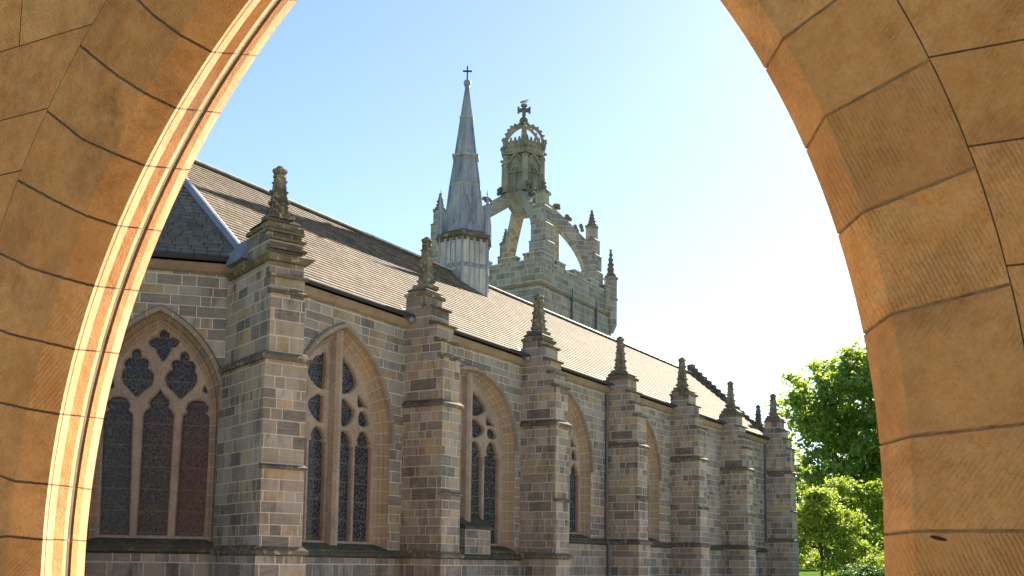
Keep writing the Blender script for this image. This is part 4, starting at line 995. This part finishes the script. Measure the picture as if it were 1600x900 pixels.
# ------------------------------------------------------------------ trees
def leafm(name, a, bcol, trans):
    b = NB(name); oi = b.n('ShaderNodeNewGeometry'); col = b.mix(b.noise(oi.outputs['Position'], .8, 4), a, bcol)
    rnd_ = oi.outputs['Random Per Island']; col = b.mix(b.math('MULTIPLY', rnd_, .5), col, tuple(k * 1.5 for k in bcol))
    b.done(col, .55, None, .35); tr = b.n('ShaderNodeBsdfTranslucent', i_Color=c4(trans)); mx = b.n('ShaderNodeMixShader', i_0=.45)
    b.t.links.new(b.b.outputs[0], mx.inputs[1]); b.t.links.new(tr.outputs[0], mx.inputs[2]); b.t.links.new(mx.outputs[0], b.out.inputs[0]); return b.m
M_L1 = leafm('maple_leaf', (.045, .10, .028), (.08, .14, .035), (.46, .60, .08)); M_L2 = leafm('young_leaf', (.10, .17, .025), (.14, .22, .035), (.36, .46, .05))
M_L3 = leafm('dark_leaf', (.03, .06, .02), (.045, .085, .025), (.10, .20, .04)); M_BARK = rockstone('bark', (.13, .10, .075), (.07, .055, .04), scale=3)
def tree(name, base, h, blobs, nleaf, size, mat, trunk_r, label, group=None, seed=0, cat='tree', limbs=9, clump=.9):
    rs = np.random.RandomState(seed); x, y = base; z = gz(x, y); root = empty(name, (x, y, z)); tag(root, label, cat, group)
    cl = []; tot = sum(b_[3] * b_[4] * b_[5] for b_ in blobs)
    for (bx_, by_, bz_, rx, ry, rz_) in blobs:
        n = max(6, int(nleaf / 60 * rx * ry * rz_ / tot))
        v = rs.normal(size=(n, 3)); v /= np.linalg.norm(v, axis=1)[:, None]; r = rs.uniform(.35, 1.0, n) ** .55
        cl.append(np.c_[x + bx_ + v[:, 0] * r * rx, y + by_ + v[:, 1] * r * ry, z + bz_ + v[:, 2] * r * rz_])
    cl = np.vstack(cl); k = 60; cen_ = np.repeat(cl, k, 0); cr = np.repeat(rs.uniform(.45, 1.15, len(cl)) * clump, k)
    v = rs.normal(size=(len(cen_), 3)); v[:, 2] *= .55; P = cen_ + v * (cr * .55)[:, None]; P = P[P[:, 2] > z + .25]; n = len(P)
    nr = rs.normal(size=(n, 3)) + np.array([0, 0, .8]); nr /= np.linalg.norm(nr, axis=1)[:, None]; a = np.cross(nr, rs.normal(size=(n, 3))); a /= np.linalg.norm(a, axis=1)[:, None]; b2_ = np.cross(nr, a)
    s_ = (rs.uniform(.6, 1.3, n) * size)[:, None]; V = np.stack([P - a * s_, P - b2_ * s_ * .55 - nr * s_ * .1, P + a * s_, P + b2_ * s_ * .55 - nr * s_ * .1], 1).reshape(-1, 3)
    me = bpy.data.meshes.new('foliage'); me.vertices.add(4 * n); me.vertices.foreach_set('co', V.ravel()); me.loops.add(4 * n); me.loops.foreach_set('vertex_index', np.arange(4 * n))
    me.polygons.add(n); me.polygons.foreach_set('loop_start', np.arange(n) * 4); me.polygons.foreach_set('loop_total', np.full(n, 4)); me.update(); me.materials.append(mat)
    o = bpy.data.objects.new('foliage', me); COL.objects.link(o); o.parent = root; o.matrix_parent_inverse = root.matrix_world.inverted()
    if trunk_r:
        m = MB(); fork = h * .3; m.tube([(x, y, z - .2), (x + .05, y, z + .4), (x + .1, y, z + fork), (x, y + .1, z + h * .6), (x, y, z + h * .85)], [trunk_r * 1.3, trunk_r, trunk_r * .8, trunk_r * .4, trunk_r * .12], 10)
        m.build('trunk', M_BARK, root, True); m = MB(); idx = rs.choice(len(cl), min(limbs, len(cl)), replace=False)
        for i in idx:
            e = cl[i]; z0 = z + h * rs.uniform(.18, .5); s0 = np.array([x + .05, y, z0]); md = (s0 + e) / 2 + np.array([0, 0, .3]); m.tube([s0, s0 * .75 + e * .25 + np.array([0, 0, .1]), md, e], [trunk_r * .45, trunk_r * .32, trunk_r * .2, .02], 6)
        m.build('branch', M_BARK, root, True)
    return root
def at(px_, dist):     # plan point at a pixel column and a distance along the view
    d = ray(px_, 880); d = d[:2] / np.linalg.norm(d[:2]); return tuple(d * dist)
tree('maple_tree', at(1396, 132), 29, [(k1 * 1.5, k2 * 1.5, k3 * 1.5, k4 * 1.5, k5 * 1.5, k6 * 1.5) for k1, k2, k3, k4, k5, k6 in ((0, 0, 12.3, 7.4, 7, 5.6), (-3, 1.5, 9, 5.5, 5, 3.6), (2.5, -3, 8.5, 6, 5.5, 4), (0, 0, 15.9, 4.6, 4.6, 2.8), (-2, 3.5, 13.5, 5.2, 4.5, 3.2), (-1, 6.6, 13.2, 2.6, 2.6, 1.5), (-1, 6.4, 9.5, 2.6, 2.6, 2.4), (0, 2, 6, 5, 6, 2.5), (0, 5.5, 5, 3, 3.2, 3), (0, 0, 2.6, 5, 8, 1.8))], 74000, .29, M_L1, .6, 'tall broad green maple filling the gap beside the right jamb', seed=3, limbs=30, clump=1.35)
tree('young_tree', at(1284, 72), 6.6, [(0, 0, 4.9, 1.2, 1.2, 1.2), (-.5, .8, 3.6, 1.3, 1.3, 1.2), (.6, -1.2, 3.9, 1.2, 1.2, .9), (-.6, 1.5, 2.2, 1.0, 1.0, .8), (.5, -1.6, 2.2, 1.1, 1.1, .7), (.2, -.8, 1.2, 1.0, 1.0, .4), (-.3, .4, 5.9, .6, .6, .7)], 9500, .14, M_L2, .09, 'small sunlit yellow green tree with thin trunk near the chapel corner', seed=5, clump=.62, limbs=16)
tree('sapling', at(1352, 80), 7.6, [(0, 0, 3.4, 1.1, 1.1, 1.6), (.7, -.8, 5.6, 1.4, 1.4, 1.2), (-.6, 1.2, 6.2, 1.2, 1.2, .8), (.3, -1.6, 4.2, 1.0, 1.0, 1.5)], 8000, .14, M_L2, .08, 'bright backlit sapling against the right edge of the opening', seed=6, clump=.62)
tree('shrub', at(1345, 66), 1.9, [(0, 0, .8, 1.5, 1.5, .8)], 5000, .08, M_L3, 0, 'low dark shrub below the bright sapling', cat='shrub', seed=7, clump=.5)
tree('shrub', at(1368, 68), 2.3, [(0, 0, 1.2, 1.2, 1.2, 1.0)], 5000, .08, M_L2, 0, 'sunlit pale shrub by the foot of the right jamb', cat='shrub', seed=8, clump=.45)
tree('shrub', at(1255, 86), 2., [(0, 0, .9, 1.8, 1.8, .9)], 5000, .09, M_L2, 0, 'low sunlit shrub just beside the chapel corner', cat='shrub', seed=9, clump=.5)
lab = ['distant tree showing between the chapel pinnacles', 'dark tree behind the small sunlit tree', 'dark tree standing behind the broad maple', 'dark tree at the back by the right jamb']
for i, (px_, ds, h_) in enumerate(((1180, 170, 21), (1262, 160, 14), (1318, 172, 15), (1378, 158, 15))):
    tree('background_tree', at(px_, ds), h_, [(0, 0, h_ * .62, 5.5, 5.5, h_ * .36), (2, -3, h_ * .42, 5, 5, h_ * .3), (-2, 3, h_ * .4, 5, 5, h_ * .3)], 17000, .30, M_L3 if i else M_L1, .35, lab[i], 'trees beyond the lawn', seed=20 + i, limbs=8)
# distant woodland mass closing the view
hd = MB(); 
wd_ = tree('woodland', at(1310, 195), 8, [(k * 1.3, -k * 5, 4.2, 5, 5, 4.6) for k in range(-5, 6)], 26000, .34, M_L3, 0, None, seed=33, clump=1.3)
for k_ in ('category',): 
    if k_ in wd_: del wd_[k_]
fo = wd_.children[0]; mw_ = fo.matrix_world.copy(); bpy.context.view_layer.update(); fo.parent = None; fo.name = 'woodland_edge'; bpy.data.objects.remove(wd_)
tag(fo, 'dark undergrowth closing the view at the far side of the lawn', 'undergrowth', kind='stuff')
fo.location = fo.location
